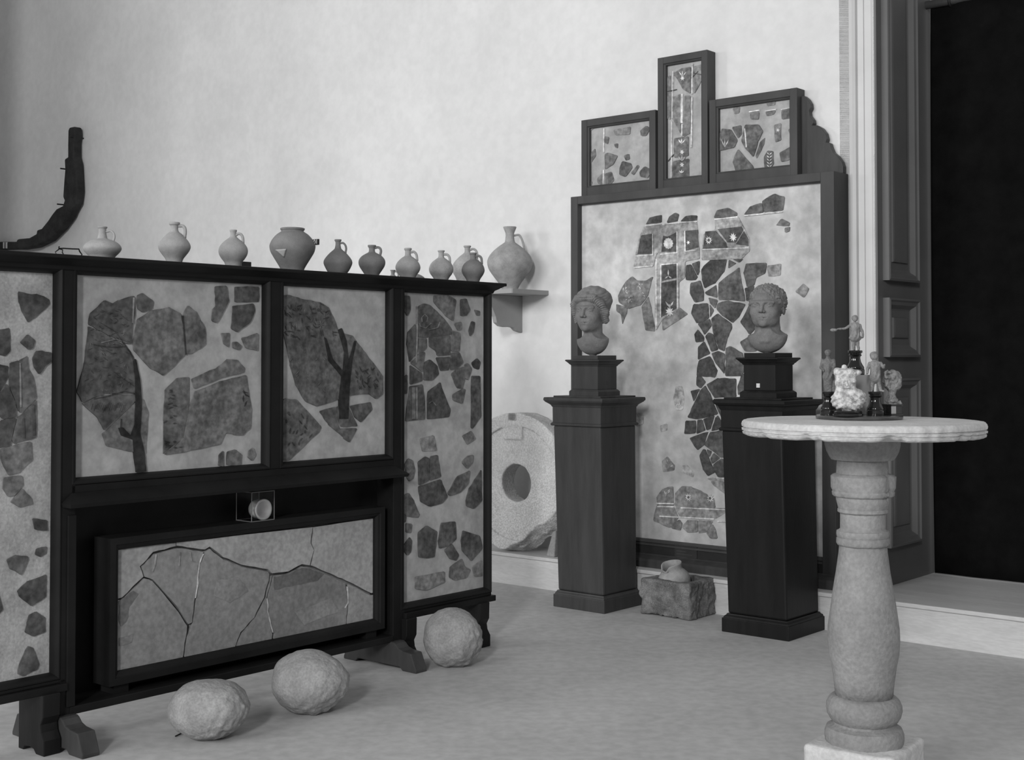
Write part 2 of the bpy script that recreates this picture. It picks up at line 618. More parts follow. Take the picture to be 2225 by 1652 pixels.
def star(x, y, r0, r1, n, sq=0.85):
    out = []
    for i in range(2 * n):
        r = r1 if i % 2 == 0 else r0
        a = math.pi * i / n
        out.append((x + r * sq * math.cos(a), y + r * math.sin(a)))
    return out

# ================================================================== the room
o = MB().box(-16, 12, -6, 16, -0.1, 0.0).build('floor', M_FLOOR)
struct(o, 'plain grey cement floor of the gallery', 'floor')

XR, _ = WL.hit(1903, 700, WALL_Y - 0.03)       # near edge of the doorway
XO = XR + 1.55                                # far edge of the doorway
mb = MB()
mb.box(-13, XR, WALL_Y, WALL_Y + 0.2, 0, 6.2)
mb.box(XR - 0.2, XR, WALL_Y, 1.15, 0, 6.2)
mb.box(XO, XO + 4.5, WALL_Y, WALL_Y + 0.2, 0, 6.2)
mb.box(XR, XO, WALL_Y, WALL_Y + 0.2, 3.75, 6.2)
o = mb.build('wall_back', M_WALL)
o.matrix_world = WL.mat()
struct(o, 'pale whitewashed plaster wall with a doorway', 'wall')

o = MB().box(-13, -8.3, -2.75, -2.5, 0, 6.2).build('added_shade_wall', M_WALL)  # partition added out of view to darken the back wall's left end
o.matrix_world = WL.mat()
struct(o, 'whitewashed partition wall added out of view to shade the back wall', 'wall')

t = thing('trim_1', 'pale painted wooden step running along the foot of the wall', 'step', WL.mat(), kind='structure')
MB().box(-13, XO + 4.5, 0.008, WALL_Y + 0.02, 0, STEP_Z - 0.02).build('riser', M_STEP, t)
MB().box(-13, XO + 4.5, -0.006, WALL_Y + 0.02, STEP_Z - 0.02, STEP_Z).build('tread', M_STEP, t, bevel=0.004)
MB().box(XR - 0.02, XO + 0.02, WALL_Y + 0.02, 1.2, 0.0, STEP_Z - 0.001).build('threshold', M_STEP, t)

# ------------------------------------------------------------------ doorway
t = thing('door_1', 'doorway with pale moulded casing and dark panelled reveal', 'doorway', WL.mat(), kind='structure')
yw = WALL_Y
def casing_profile(x_at):
    return [(x_at(1846), yw), (x_at(1846), yw - .022), (x_at(1850), yw - .026), (x_at(1854), yw - .046), (x_at(1858), yw - .05), (x_at(1863), yw - .038),
            (x_at(1864.5), yw - .02), (x_at(1867), yw - .02), (x_at(1868), yw - .034), (x_at(1880), yw - .034), (x_at(1880.6), yw - .027), (x_at(1882), yw - .027),
            (x_at(1882.6), yw - .034), (x_at(1897), yw - .034), (x_at(1898), yw - .03)]
xa = lambda px: WL.hit(px, 700, yw - 0.034)[0]
prof = casing_profile(xa) + [(XR + 0.001, yw - .03), (XR + 0.001, yw)]
MB().prism_xy(prof, STEP_Z, 4.3).build('casing', M_CASING, t)
prof2 = [(XO + XR - x, y) for x, y in prof]
MB().prism_xy(prof2, STEP_Z, 4.3).build('casing', M_CASING, t)
MB().box(XR, XO, yw - .034, yw, 3.75, 3.95).build('casing', M_CASING, t)
YB = 0.925
# reveal board, then the moulded panels planted on it
MB().box(XR - 0.005, XR + 0.012, yw - .03, YB, STEP_Z, 3.75).build('reveal_board', M_DOORP, t)
MB().box(XO - 0.012, XO + 0.005, yw - .03, YB, STEP_Z, 3.75).build('reveal_board', M_DOORP, t)
xs = XR + 0.012
def S(px, py):
    return WL.hitx(px, py, xs)
y0 = S(1919, 700)[0]; y1 = S(1986, 700)[0]
def zat(py, px=1955):
    return S(px, py)[1]
for za, zb in ((zat(613), 3.24), (zat(776), zat(650)), (zat(1183), zat(822))):
    mb = MB()
    # ring in the yz plane: build in xz then swap
    r = MB().ring(y0, y1, za, zb, [(0, 0), (0, .034), (.010, .038), (.018, .030), (.034, .026), (.052, .004), (.060, .001)])
    mb.add([(xs + y, x, z) for x, y, z in r.v], r.f)
    mo = mb.build('panel_moulding', M_DOORP, t)
    r = MB().ring(y0 + .06, y1 - .06, za + .06, zb - .06, [(0, .001), (.035, .002), (.037, .012), (.05, .014)])
    q = [(y0 + .11, .014, za + .11), (y1 - .11, .014, za + .11), (y1 - .11, .014, zb - .11), (y0 + .11, .014, zb - .11)]
    mb = MB().add([(xs + y, x, z) for x, y, z in r.v], r.f)
    mb.add([(xs + y, x, z) for x, y, z in q], [(0, 1, 2, 3)])
    mb.build('raised_panel', M_DOORP, t)

# black cloth closing the doorway, with its rod
c = thing('door_curtain', 'plain black cloth hung across the doorway behind the panelled reveal', 'curtain', WL.mat((XR + XO) / 2, YB - .05, STEP_Z))
nx, nz = 90, 24
V, Fc = [], []
wd = XO - XR - 0.05
for i in range(nx + 1):
    for k in range(nz + 1):
        u, v = i / nx, k / nz
        yy = 0.010 * math.sin(u * 34 + 0.6 * math.sin(v * 3)) * (0.35 + 0.65 * v) + 0.006 * math.sin(u * 13 + 2)
        V.append((-wd / 2 + wd * u + (0.03 * (0.5 - v) ** 2 if i == 0 else 0), yy, 0.006 + v * 2.96))
for i in range(nx):
    for k in range(nz):
        a = i * (nz + 1) + k
        Fc.append((a, a + nz + 1, a + nz + 2, a + 1))
cl = MB().add(V, Fc).build('cloth', M_CURT, c, smooth=True)
sd = cl.modifiers.new('thickness', 'SOLIDIFY'); sd.thickness = 0.004
rod = MB().tube([(-wd / 2 - .02, 0.0, 2.985), (wd / 2 + .02, 0.0, 2.985)], 0.022, 16)
rod.build('rod', M_PED1, c, smooth=False)
for px_ in (-wd / 2 + .12, -wd / 2 + .55, -wd / 2 + 1.0):
    MB().lathe([(0.029, -.006), (0.033, 0), (0.029, .006)], 20).build('ring', M_WIRE, c).matrix_local = Matrix.Translation((px_, 0, 2.985)) @ Matrix.Rotation(math.pi / 2, 4, 'Y')

# ================================================================== big framed fresco on the wall
def wall_frame(name, label, px_l, px_r, py_mid, py_top, px_top, py_bot, px_bot, yf, fw, reb, pmat, gtop=None):
    """framed panel standing against the wall; returns Panel"""
    x0 = WL.hit(px_l, py_mid, yf)[0]; x1 = WL.hit(px_r, py_mid, yf)[0]
    z1 = WL.hit(px_top, py_top, yf)[1]; z0 = WL.hit(px_bot, py_bot, yf)[1]
    off = ((x0 + x1) / 2, WALL_Y, z0)
    root = thing(name, label, 'framed fresco', WL.mat(*off))
    a, b = x0 - off[0], x1 - off[0]
    h = z1 - z0
    yb = WALL_Y - .002 - off[1]
    y_ = yf - off[1]
    MB().ring(a, b, 0, h, [(0.004, yb), (0, yb), (0, y_), (fw, y_), (fw + .002, y_ + .006), (fw + .014, y_ + .012), (fw + .016, y_ + reb), (fw + .02, y_ + reb + .02)]).build('frame', M_FRAME, root)
    pan = MB().box(a + fw * .6, b - fw * .6, y_ + reb, y_ + reb + .018, fw * .6, h - fw * .6).build('plaster_panel', pmat, root)
    return Panel(root, WL, off, yf + reb, pan)

YF = WALL_Y - 0.16
# the frame reaches down to the step; its base board projects
xL = WL.hit(1240, 600, YF)[0]; xR_ = WL.hit(1812.5, 500, YF)[0]
zT = (WL.hit(1242, 428, YF)[1] + WL.hit(1812, 371, YF)[1]) / 2
FO = ((xL + xR_) / 2, (YF + WALL_Y) / 2, STEP_Z)
root = thing('framed_wall_fresco', 'huge dark framed fresco of pieced fragments standing on the step behind the pedestals', 'framed fresco', WL.mat(*FO))
a, b = xL - FO[0], xR_ - FO[0]
yy0, yy1 = YF - FO[1], WALL_Y - .002 - FO[1]
ztop = zT - STEP_Z
zpb = WL.hit(1579, 1189, YF + .04)[1] - STEP_Z          # bottom of the plaster
fwL = WL.hit(1264, 600, YF + .04)[0] - xL
fwR = xR_ - WL.hit(1791, 500, YF + .04)[0]
zpt = WL.hit(1500, 428, YF + .04)[1] - STEP_Z
MB().box(a, a + fwL, yy0, yy1, 0.05, ztop).build('stile', M_FRAME, root, bevel=.003)
MB().box(b - fwR, b, yy0, yy1, 0.05, ztop).build('stile', M_FRAME, root, bevel=.003)
MB().box(a + fwL, b - fwR, yy0, yy1, zpt + .012, ztop).build('top_rail', M_FRAME, root, bevel=.003)
MB().box(a + fwL, b - fwR, yy0 + .004, yy1, 0.05, zpb - .028).build('bottom_rail', M_RAIL, root, bevel=.003)
MB().prism_yz([(yy0 - .004, zpb - .028), (yy0 - .004, zpb - .02), (yy0 + .04, zpb), (yy0 + .06, zpb), (yy0 + .06, zpb - .028)], a + fwL, b - fwR).build('sill_moulding', M_FRAME, root)
MB().prism_yz([(yy0 - .06, 0.0), (yy0 - .06, .032), (yy0 - .052, .044), (yy0 - .012, .060), (yy0 - .004, .066), (yy1, .066), (yy1, 0)], a - .02, b + .02).build('base_board', M_PED1, root)
MB().ring(a + fwL - .012, b - fwR + .012, zpb - .012, zpt + .022, [(0, yy0), (.004, yy0 + .006), (.012, yy0 + .012), (.014, yy0 + .05)]).build('slip', M_FRAME, root)
pan = MB().box(a + fwL * .7, b - fwR * .7, yy0 + .04, yy0 + .06, zpb - .01, zpt + .03).build('plaster_panel', M_PLASTB, root)
PF = Panel(root, WL, FO, YF + .04, pan)
# name plate on the bottom rail
p0 = WL.hit(1466, 1183, YF)[0] - FO[0]; p1 = WL.hit(1514, 1183, YF)[0] - FO[0]
zq = WL.hit(1490, 1205, YF)[1] - STEP_Z
pl = MB().box(p0, p1, yy0 - .001, yy0 + .006, zq - .045, zq + .045).build('name_plate', M_PLATE, root)
for i, w_ in enumerate((.8, .55, .9, .62, .75)):
    MB().box(p0 + .012, p0 + .012 + (p1 - p0 - .03) * w_, yy0 - .0016, yy0 + .002, zq + .028 - i * .0155, zq + .031 - i * .0155).build('engraved_line', M_PLATE2, pl)

Z6 = lambda p: zpx(1250, 400, 3.933, p)
Z7 = lambda p: zpx(1360, 800, 4.13, p)
FP = []
DK, MD, LT = .13, .40, .34
for poly, g in (
    ([(600, 345), (640, 285), (740, 265), (735, 330)], .15), ([(785, 330), (800, 280), (850, 250), (885, 260), (865, 320)], .15),
    ([(895, 320), (940, 275), (1040, 268), (1035, 318)], .15), ([(1185, 290), (1210, 225), (1310, 205), (1380, 250), (1380, 275)], .17),
    ([(1440, 258), (1500, 190), (1590, 160), (1605, 240)], .17), ([(1594, 150), (1700, 85), (1785, 110), (1770, 225), (1612, 240)], .18),
    ([(585, 365), (738, 345), (730, 560), (690, 600), (660, 700), (500, 710), (520, 580), (560, 430)], MD),
    ([(745, 350), (1035, 325), (1045, 400), (1060, 560), (1060, 640), (940, 660), (930, 800), (885, 840), (885, 1060), (740, 1160), (690, 1250), (680, 1000), (700, 640)], MD),
    ([(1190, 310), (1390, 285), (1440, 380), (1485, 470), (1490, 570), (1420, 635), (1080, 645), (1080, 560), (1100, 430), (1200, 390)], MD),
    ([(945, 700), (985, 690), (1040, 790), (1030, 815), (945, 820)], DK), ([(995, 680), (1060, 660), (1060, 740), (1045, 780), (1020, 730)], DK),
    ([(1080, 740), (1100, 700), (1160, 652), (1295, 645), (1275, 740), (1200, 840), (1105, 890), (1085, 810)], DK * .9),
    ([(1310, 648), (1375, 680), (1305, 720)], DK), ([(1345, 642), (1430, 642), (1400, 670)], DK),
    ([(1440, 750), (1460, 680), (1630, 675), (1620, 760), (1540, 800), (1525, 865), (1470, 880)], .14),
    ([(1225, 850), (1400, 710), (1430, 900), (1450, 1000), (1225, 985)], .17), ([(985, 850), (1065, 825), (1095, 920), (1090, 1000), (1020, 1010), (980, 940)], .17),
    ([(1110, 930), (1205, 865), (1215, 970), (1130, 950)], .17), ([(1140, 970), (1210, 990), (1195, 1060), (1150, 1020)], .17),
    ([(1215, 1020), (1300, 1000), (1450, 1025), (1400, 1130), (1340, 1185), (1250, 1120), (1205, 1070)], .14),
    ([(1450, 890), (1525, 870), (1510, 1000), (1460, 1000)], .12), ([(990, 1100), (1010, 1030), (1130, 1020), (1140, 1145), (1040, 1190)], .11),
    ([(1147, 1030), (1185, 1080), (1152, 1140)], .15), ([(1050, 1195), (1150, 1155), (1165, 1210), (1105, 1290)], .13),
    ([(1165, 1150), (1210, 1110), (1330, 1190), (1335, 1230), (1300, 1310), (1270, 1430), (1225, 1410), (1180, 1270)], .14),
    ([(1020, 1280), (1050, 1245), (1095, 1310), (1100, 1340), (1030, 1350)], .13), ([(1110, 1300), (1140, 1270), (1175, 1290), (1215, 1415), (1160, 1430)], .14),
    ([(1050, 1400), (1100, 1345), (1150, 1450), (1050, 1500)], .12), ([(1165, 1445), (1225, 1430), (1275, 1450), (1270, 1620), (1200, 1530)], .14),
    ([(1290, 1400), (1320, 1385), (1430, 1450), (1450, 1560), (1420, 1640), (1280, 1640)], .15), ([(1040, 1580), (1060, 1510), (1150, 1470), (1215, 1600), (1195, 1650), (1040, 1640)], .12),
    ([(1410, 1180), (1500, 1010), (1560, 1010), (1600, 1150), (1490, 1285)], .14), ([(1410, 1350), (1490, 1300), (1600, 1360), (1540, 1430), (1450, 1430)], .17),
    ([(370, 950), (430, 840), (480, 790), (530, 830), (600, 830), (660, 790), (620, 940), (560, 1030), (450, 1065), (370, 1010)], .27),
    ([(350, 1025), (440, 1065), (440, 1100), (400, 1200), (390, 1110), (355, 1085)], .27), ([(570, 1045), (625, 960), (655, 1110), (680, 1260), (600, 1250)], .24),
    ([(1715, 350), (1760, 300), (1830, 330), (1830, 360)], .22), ([(1790, 380), (1835, 365), (1830, 400), (1795, 412)], .22),
    ([(1880, 920), (1950, 850), (1995, 900), (1950, 970)], .34), ([(1640, 700), (1755, 680), (1750, 780), (1650, 790)], .37),
    ([(740, 1170), (890, 1060), (960, 1110), (750, 1250)], .30)):
    PF.frag(grow(Z6(poly), .8), g * .80)
    FP.append(Z6(poly))
for poly, g in (
    ([(645, 30), (715, 130), (670, 180), (630, 150)], .13), ([(580, 205), (660, 187), (605, 300)], .12),
    ([(660, 215), (710, 155), (770, 270), (820, 410), (630, 460), (555, 440), (610, 320)], .12), ([(725, 145), (830, 92), (985, 95), (990, 260), (790, 265)], .12),
    ([(1000, 160), (1040, 60), (1065, 50), (1065, 220), (1005, 240)], .14), ([(785, 280), (990, 275), (990, 500), (870, 480)], .12),
    ([(535, 475), (625, 472), (625, 585), (520, 590)], .11), ([(640, 470), (680, 465), (715, 560), (635, 590)], .14),
    ([(695, 460), (790, 425), (760, 540), (725, 560)], .14), ([(810, 440), (825, 425), (862, 500), (860, 540), (765, 565)], .14),
    ([(570, 630), (740, 570), (700, 690), (640, 735)], .12), ([(752, 582), (870, 552), (890, 800), (850, 800), (770, 740), (705, 690)], .14),
    ([(660, 790), (690, 728), (708, 732), (798, 935), (735, 970), (690, 900)], .11), ([(722, 732), (768, 752), (750, 800)], .12),
    ([(782, 765), (842, 806), (776, 860), (757, 812)], .13), ([(780, 875), (850, 815), (895, 830), (895, 980), (828, 980), (804, 935)], .13),
    ([(275, 1170), (330, 1085), (420, 1062), (430, 1240), (280, 1215)], .19), ([(440, 1130), (500, 1060), (590, 1070), (680, 1110), (790, 1180), (800, 1255), (440, 1240)], .22),
    ([(255, 1310), (280, 1225), (430, 1250), (470, 1340), (430, 1400), (390, 1435), (250, 1370)], .23), ([(440, 1250), (800, 1262), (900, 1262), (900, 1290), (800, 1350), (640, 1350), (480, 1330)], .27),
    ([(420, 1395), (480, 1360), (505, 1400), (490, 1460), (410, 1440)], .21), ([(520, 1400), (560, 1365), (640, 1370), (640, 1470), (560, 1475), (510, 1440)], .22),
    ([(648, 1370), (780, 1375), (720, 1475), (650, 1480)], .24), ([(725, 1482), (775, 1402), (805, 1450), (820, 1530), (760, 1530)], .23),
    ([(325, 830), (375, 795), (440, 880), (430, 920), (330, 930)], .25), ([(505, 880), (550, 870), (605, 940), (600, 980), (510, 940)], .30),
    ([(305, 520), (365, 500), (365, 560), (310, 570)], .32), ([(425, 270), (450, 160), (500, 165), (520, 240), (510, 370), (450, 380)], .34),
    ([(80, 400), (160, 420), (150, 500), (80, 520)], .32), ([(730, 988), (895, 988), (895, 1010), (760, 1010)], .38), ([(760, 1020), (895, 1020), (895, 1130), (800, 1060)], .30)):
    PF.frag(grow(Z7(poly), .7), g * (.80 if g < .16 else 1.15))
    FP.append(Z7(poly))
# painted window fields, light border lines and flowers
for poly in ([(530, 600), (560, 440), (655, 425), (655, 595)], [(735, 580), (750, 440), (790, 450), (865, 410), (862, 580)], [(940, 400), (1045, 390), (1055, 540), (945, 570)],
             [(1090, 552), (1110, 405), (1200, 400), (1290, 505), (1300, 545)], [(1215, 385), (1420, 362), (1435, 395), (1370, 500), (1300, 498)], [(1372, 515), (1440, 402), (1480, 470), (1480, 530)],
             [(740, 690), (868, 682), (868, 800), (740, 830)], [(735, 845), (868, 820), (868, 1060), (735, 1140)]):
    PF.frag(Z6(poly), .10, 0.0066, 'painted_field', 0.3)
for pts in ([(595, 358), (730, 342)], [(760, 342), (1040, 318)], [(1188, 303), (1385, 280)], [(1440, 272), (1770, 238)], [(660, 425), (660, 605), (515, 615)], [(868, 405), (868, 588), (725, 600)],
            [(935, 400), (938, 575), (1030, 565)], [(1085, 562), (1480, 545)], [(735, 690), (870, 678), (872, 1070)], [(730, 690), (728, 1140)], [(690, 640), (690, 1240)], [(500, 715), (660, 700)]):
    PF.stroke(Z6(pts), 1.1, .62, proud=.0078)
for pts in ([(270, 1215), (430, 1218)], [(280, 1243), (430, 1246)], [(490, 1255), (895, 1272)], [(300, 1330), (790, 1356)], [(730, 985), (895, 990)], [(820, 1378), (900, 1380)]):
    PF.stroke(Z7(pts), 1.3, .58, proud=.0078)
fl = [star(*Z6([(1140, 480)])[0], 5, 9, 10), star(*Z6([(1348, 455)])[0], 5, 10, 9), star(*Z6([(965, 500)])[0], 2, 5, 6), star(*Z6([(805, 1090)])[0], 6, 11, 9),
      star(*Z7([(560, 1160)])[0], 4, 9, 10), star(*Z7([(755, 1170)])[0], 4, 9, 9)]
PF.marks(fl, .62, 'painted_flower', .0092)
PF.marks([star(*Z6([(1140, 480)])[0], 3.2, 3.6, 8), star(*Z7([(560, 1160)])[0], 3, 3.4, 8), star(*Z7([(755, 1170)])[0], 3, 3.4, 8)], .14, 'painted_flower_heart', .0098)
PF.marks([star(*Z6([(795, 508)])[0], 11, 12.5, 12)], .60, 'painted_medallion', .0092)
lv = []
for (x, y, a, l, w) in ((1455, 668, -2.2, 16, 2), (1455, 668, -1.0, 16, 2), (1455, 672, -1.57, 12, 2.5), (1452, 600, -1.57, 14, 1.6), (1452, 600, .6, 9, 1.6), (1452, 600, 2.5, 9, 1.6)):
    lv.append(leafmark(x, y, a, l, w))
for (x, y) in Z6([(430, 900), (470, 960), (555, 880), (590, 960), (520, 800), (600, 800), (450, 1010)]):
    for k in range(5):
        lv.append(leafmark(x + random.uniform(-5, 5), y + random.uniform(-7, 7), random.uniform(0, 6.3), random.uniform(4, 8), .7))
for (x, y) in Z7([(350, 1140), (370, 1120), (375, 860), (400, 880), (460, 200), (460, 330)]):
    for k in range(3):
        lv.append(leafmark(x + random.uniform(-3, 3), y + random.uniform(-4, 4), random.uniform(-2.4, -.7), random.uniform(8, 13), .9))
lv = [m_ for m_ in lv if inside(m_[0], FP) and inside(m_[2], FP)]
PF.multi(lv, .55, 'painted_leaves', .0092)

# ------------------------------------------------------------------ three small frames on top
YU = WALL_Y - 0.085
def top_frame(name, label, px_l, px_r, py_mid, tops, fw_px, parts_px, extra=None):
    x0 = WL.hit(px_l, py_mid, YU)[0]; x1 = WL.hit(px_r, py_mid, YU)[0]
    z1 = sum(WL.hit(px, py, YU)[1] for px, py in tops) / len(tops)
    z0 = zT
    off = ((x0 + x1) / 2, (YU + WALL_Y) / 2, z0)
    rt = thing(name, label, 'framed fresco', WL.mat(*off))
    a, b, h = x0 - off[0], x1 - off[0], z1 - z0
    y0, y1 = YU - off[1], WALL_Y - .002 - off[1]
    fw = WL.hit(px_l + fw_px, py_mid, YU)[0] - x0
    MB().box(a, a + fw, y0, y1, 0, h).build('stile', M_FRAME, rt, bevel=.002)
    MB().box(b - fw, b, y0, y1, 0, h).build('stile', M_FRAME, rt, bevel=.002)
    MB().box(a + fw, b - fw, y0 + .001, y1, h - fw, h).build('rail', M_FRAME, rt, bevel=.002)
    MB().box(a + fw, b - fw, y0 + .001, y1, 0, fw * 1.45).build('rail', M_FRAME, rt, bevel=.002)
    MB().ring(a + fw, b - fw, fw * 1.45, h - fw, [(-.002, y0 + .002), (.002, y0 + .008), (.009, y0 + .012), (.011, y0 + .034)]).build('slip', M_FRAME, rt)
    pn = MB().box(a + fw * .8, b - fw * .8, y0 + .03, y0 + .045, fw, h - fw * .8).build('plaster_panel', M_PLAST, rt)
    pp_ = Panel(rt, WL, off, YU + .03, pn)
    pp_.x1 = x1
    return pp_
Z5 = lambda p: zpx(1220, 80, 2.664, p)
PG = top_frame('framed_fresco', 'small square framed fresco beside the tall narrow one, away from the scrolled board', 1263, 1424, 330, [(1263, 261), (1424, 239)], 12, None)
for poly, g in (([(248, 680), (270, 670), (325, 690), (300, 740), (250, 770)], .16), ([(250, 575), (275, 580), (270, 620), (250, 615)], .16), ([(335, 760), (350, 720), (400, 730), (410, 760), (370, 810), (335, 800)], .14),
                ([(360, 690), (390, 675), (395, 710), (370, 715)], .16), ([(400, 790), (440, 740), (450, 750), (420, 800)], .16), ([(450, 780), (480, 750), (520, 770), (500, 820), (455, 810)], .16),
                ([(455, 540), (490, 515), (515, 530), (490, 575), (460, 575)], .17), ([(300, 540), (400, 520), (395, 565), (310, 570)], .24), ([(205, 820), (240, 785), (240, 860), (210, 850)], .2),
                ([(252, 790), (290, 780), (305, 830), (270, 870), (252, 860)], .17), ([(152, 830), (180, 840), (165, 878), (152, 880)], .17), ([(160, 680), (195, 645), (200, 690), (165, 740)], .2),
                ([(305, 620), (325, 615), (325, 645), (308, 640)], .18), ([(155, 525), (205, 520), (165, 545)], .2)):
    PG.frag(Z5(poly), g, amp=.6)
PG.stroke(Z5([(245, 530), (243, 670)]), 1.0, .6)
PG.stroke(Z5([(243, 770), (240, 880)]), 1.0, .6)
PH = top_frame('framed_fresco', 'tall narrow framed fresco between two square ones, highest on the wall', 1429, 1537, 250, [(1429, 127), (1537, 107)], 12, None)
for poly, g in (([(640, 215), (700, 180), (748, 172), (745, 330), (700, 300), (660, 230)], .2), ([(765, 170), (812, 160), (812, 250), (768, 330)], .25), ([(640, 350), (690, 330), (690, 560), (640, 470)], .24),
                ([(712, 340), (745, 340), (745, 560), (705, 580)], .22), ([(645, 720), (738, 705), (738, 822), (642, 828)], .15), ([(650, 590), (735, 575), (735, 690), (650, 700)], .19), ([(605, 240), (630, 220), (632, 480), (605, 470)], .27)):
    PH.frag(Z5(poly), g, amp=.6)
for pts, w_ in (([(757, 155), (755, 330)], 1.6), ([(755, 350), (750, 640)], 1.4), ([(697, 330), (695, 500)], 2.2), ([(697, 505), (695, 575)], 1.6), ([(645, 200), (640, 470)], .8), ([(638, 490), (635, 825)], .8)):
    PH.stroke(Z5(pts), w_, .58)
for pts in ([(605, 318), (665, 305)], [(765, 210), (815, 220)], [(750, 240), (790, 200)], [(615, 720), (650, 680)]):
    PH.stroke(Z5(pts), .8, .08, 'crack_line')
PH.multi([star(*Z5([(p)])[0], 3, 6, 6) for p in ((700, 240), (697, 740), (697, 668))] + [leafmark(*Z5([p])[0], a_, 13, 1.3) for p in ((700, 230), (697, 720), (695, 620)) for a_ in (-2.2, -1.57, -.9)] + [leafmark(*Z5([(695, 790)])[0], a_, 8, 1.4) for a_ in (-2.3, -1.57, -.8)], .6, 'painted_flowers')
PI_ = top_frame('framed_fresco', 'small square framed fresco beside the scrolled board on the huge frame', 1541, 1732, 290, [(1541, 219), (1732, 189)], 14, None)
for poly, g in (([(905, 590), (930, 530), (980, 535), (1020, 600), (1000, 640), (910, 660)], .15), ([(985, 525), (1040, 510), (1045, 560), (1022, 590)], .15), ([(1062, 510), (1140, 505), (1165, 545), (1140, 600), (1110, 695), (1065, 650), (1040, 600)], .15),
                ([(1122, 690), (1150, 605), (1180, 582), (1170, 630), (1132, 705)], .17), ([(1090, 445), (1145, 435), (1140, 480), (1095, 475)], .19), ([(1180, 437), (1240, 427), (1230, 450), (1190, 460)], .17), ([(1270, 432), (1333, 414), (1333, 470), (1275, 480)], .19),
                ([(990, 720), (1020, 650), (1110, 750), (1115, 790), (1010, 790)], .15), ([(1170, 700), (1190, 660), (1225, 660), (1230, 740), (1200, 770), (1175, 760)], .13), ([(1260, 670), (1332, 632), (1332, 710), (1270, 725)], .17),
                ([(1230, 510), (1270, 500), (1270, 600), (1235, 610)], .22), ([(1310, 540), (1332, 522), (1332, 580)], .2), ([(990, 412), (1035, 405), (1030, 440), (1000, 450)], .22), ([(1185, 375), (1235, 365), (1235, 395), (1190, 400)], .26)):
    PI_.frag(Z5(poly), g, amp=.6)
for pts in ([(1085, 435), (1145, 425)], [(1178, 430), (1242, 420)], [(1270, 422), (1335, 408)], [(1060, 530), (1070, 640)]):
    PI_.stroke(Z5(pts), 1.2, .6)
PI_.multi([leafmark(*Z5([(1203, 755 - 18 * k)])[0], a_, 8, .9) for k in range(5) for a_ in (-2.4, -.7)] + [leafmark(*Z5([(945, 640)])[0], a_, 20, 1) for a_ in (-2.0, -1.57, -1.1)] + [star(*Z5([(1252, 540)])[0], 2, 6, 6)], .55, 'painted_leaves')

# scrolled board on the right of the little frames
sc_px = Z5([(1372, 780), (1372, 345), (1405, 342), (1425, 360), (1440, 385), (1443, 410), (1432, 430), (1436, 455), (1455, 480), (1458, 498), (1450, 512), (1478, 512), (1505, 528), (1528, 558), (1536, 590), (1530, 610), (1552, 614), (1560, 640),
             (1572, 668), (1598, 690), (1620, 720), (1630, 750), (1630, 790), (1372, 810)])
ys_ = WALL_Y - .045
P = [WL.hit(px, py, ys_) for px, py in sc_px]
P = [(max(x, PI_.x1 + .002), z) for x, z in P]
P[-1] = (P[-1][0], zT + .001); P[-2] = (P[-2][0], zT + .001); P[0] = (P[0][0], zT + .05)
cx = sum(p[0] for p in P) / len(P)
o = MB().prism_xz([(x - cx, z - zT) for x, z in P], -.018, .018).build('scrolled_board', M_PED1, bevel=.003)
o.matrix_world = WL.mat(cx, ys_ + .018, zT)
tag(o, 'scroll-cut dark wooden board standing on the end of the huge frame', 'board')

# ------------------------------------------------------------------ corner shelf with bracket
ZS = 1.705
xs1 = WL.hit(1192, 632, WALL_Y)[0]
off = (xs1 - .45, WALL_Y, ZS - .026)
sh = thing('wall_shelf', 'grey painted wall shelf with scrolled bracket holding the tall jug', 'shelf', WL.mat(*off))
pts = [(-.45, 0), (.45, 0)]
r = .05
pts += [(.45, -.335 + r * .25)] + [(.45 - r * .25 + r * .25 * math.cos(a_), -.335 + r * .25 - r * .25 * math.sin(a_)) for a_ in (0.5, 1.1, 1.57)]
pts += [(-.45, -.335)]
MB().prism_xy(pts, 0, .026).build('board', M_SHELF, sh)
bx = WL.hit(1100, 660, WALL_Y - .15)[0] - off[0]
bz = lambda py: WL.hit(1085, py, WALL_Y - .15)[1] - off[2]
prof = [(0, 0), (-.30, 0), (-.30, -.04), (-.27, -.09), (-.245, -.13), (-.235, -.165), (-.20, -.185), (-.15, -.19), (-.11, -.188), (-.08, -.192), (-.055, -.21), (0, -.222)]
MB().prism_yz(prof, bx - .03, bx).build('bracket', M_SHELF, sh, bevel=.003)
MB().prism_yz(prof, bx - .63, bx - .60).build('bracket', M_SHELF, sh, bevel=.003)

# ------------------------------------------------------------------ old plough beam on the wall
Zp = lambda p: zpx(0, 240, 4.346, p)
out = Zp([(650, 160), (690, 153), (700, 165), (700, 220), (690, 300), (690, 430), (708, 500), (715, 640), (720, 760), (705, 880), (660, 960), (640, 1010), (560, 1120), (450, 1230), (330, 1290), (200, 1312), (120, 1312), (-260, 1330),
          (-260, 1262), (0, 1240), (150, 1240), (160, 1215), (270, 1205), (340, 1165), (345, 1130), (390, 1115), (450, 1040), (490, 980), (530, 930), (590, 900), (605, 850), (590, 820), (600, 680), (610, 560), (605, 460), (637, 440), (637, 330), (640, 190)])
yp = WALL_Y - .10
P = [WL.hit(px, py, yp) for px, py in out]
cx = sum(p[0] for p in P) / len(P); z0 = min(p[1] for p in P)
pr = thing('plough_beam', 'curved dark wooden plough beam hung on the wall above the screen', 'plough', WL.mat(cx, WALL_Y, z0))
MB().prism_xz([(x - cx, z - z0) for x, z in P], -.10, -.02).build('beam', M_PLOW, pr, bevel=.014)
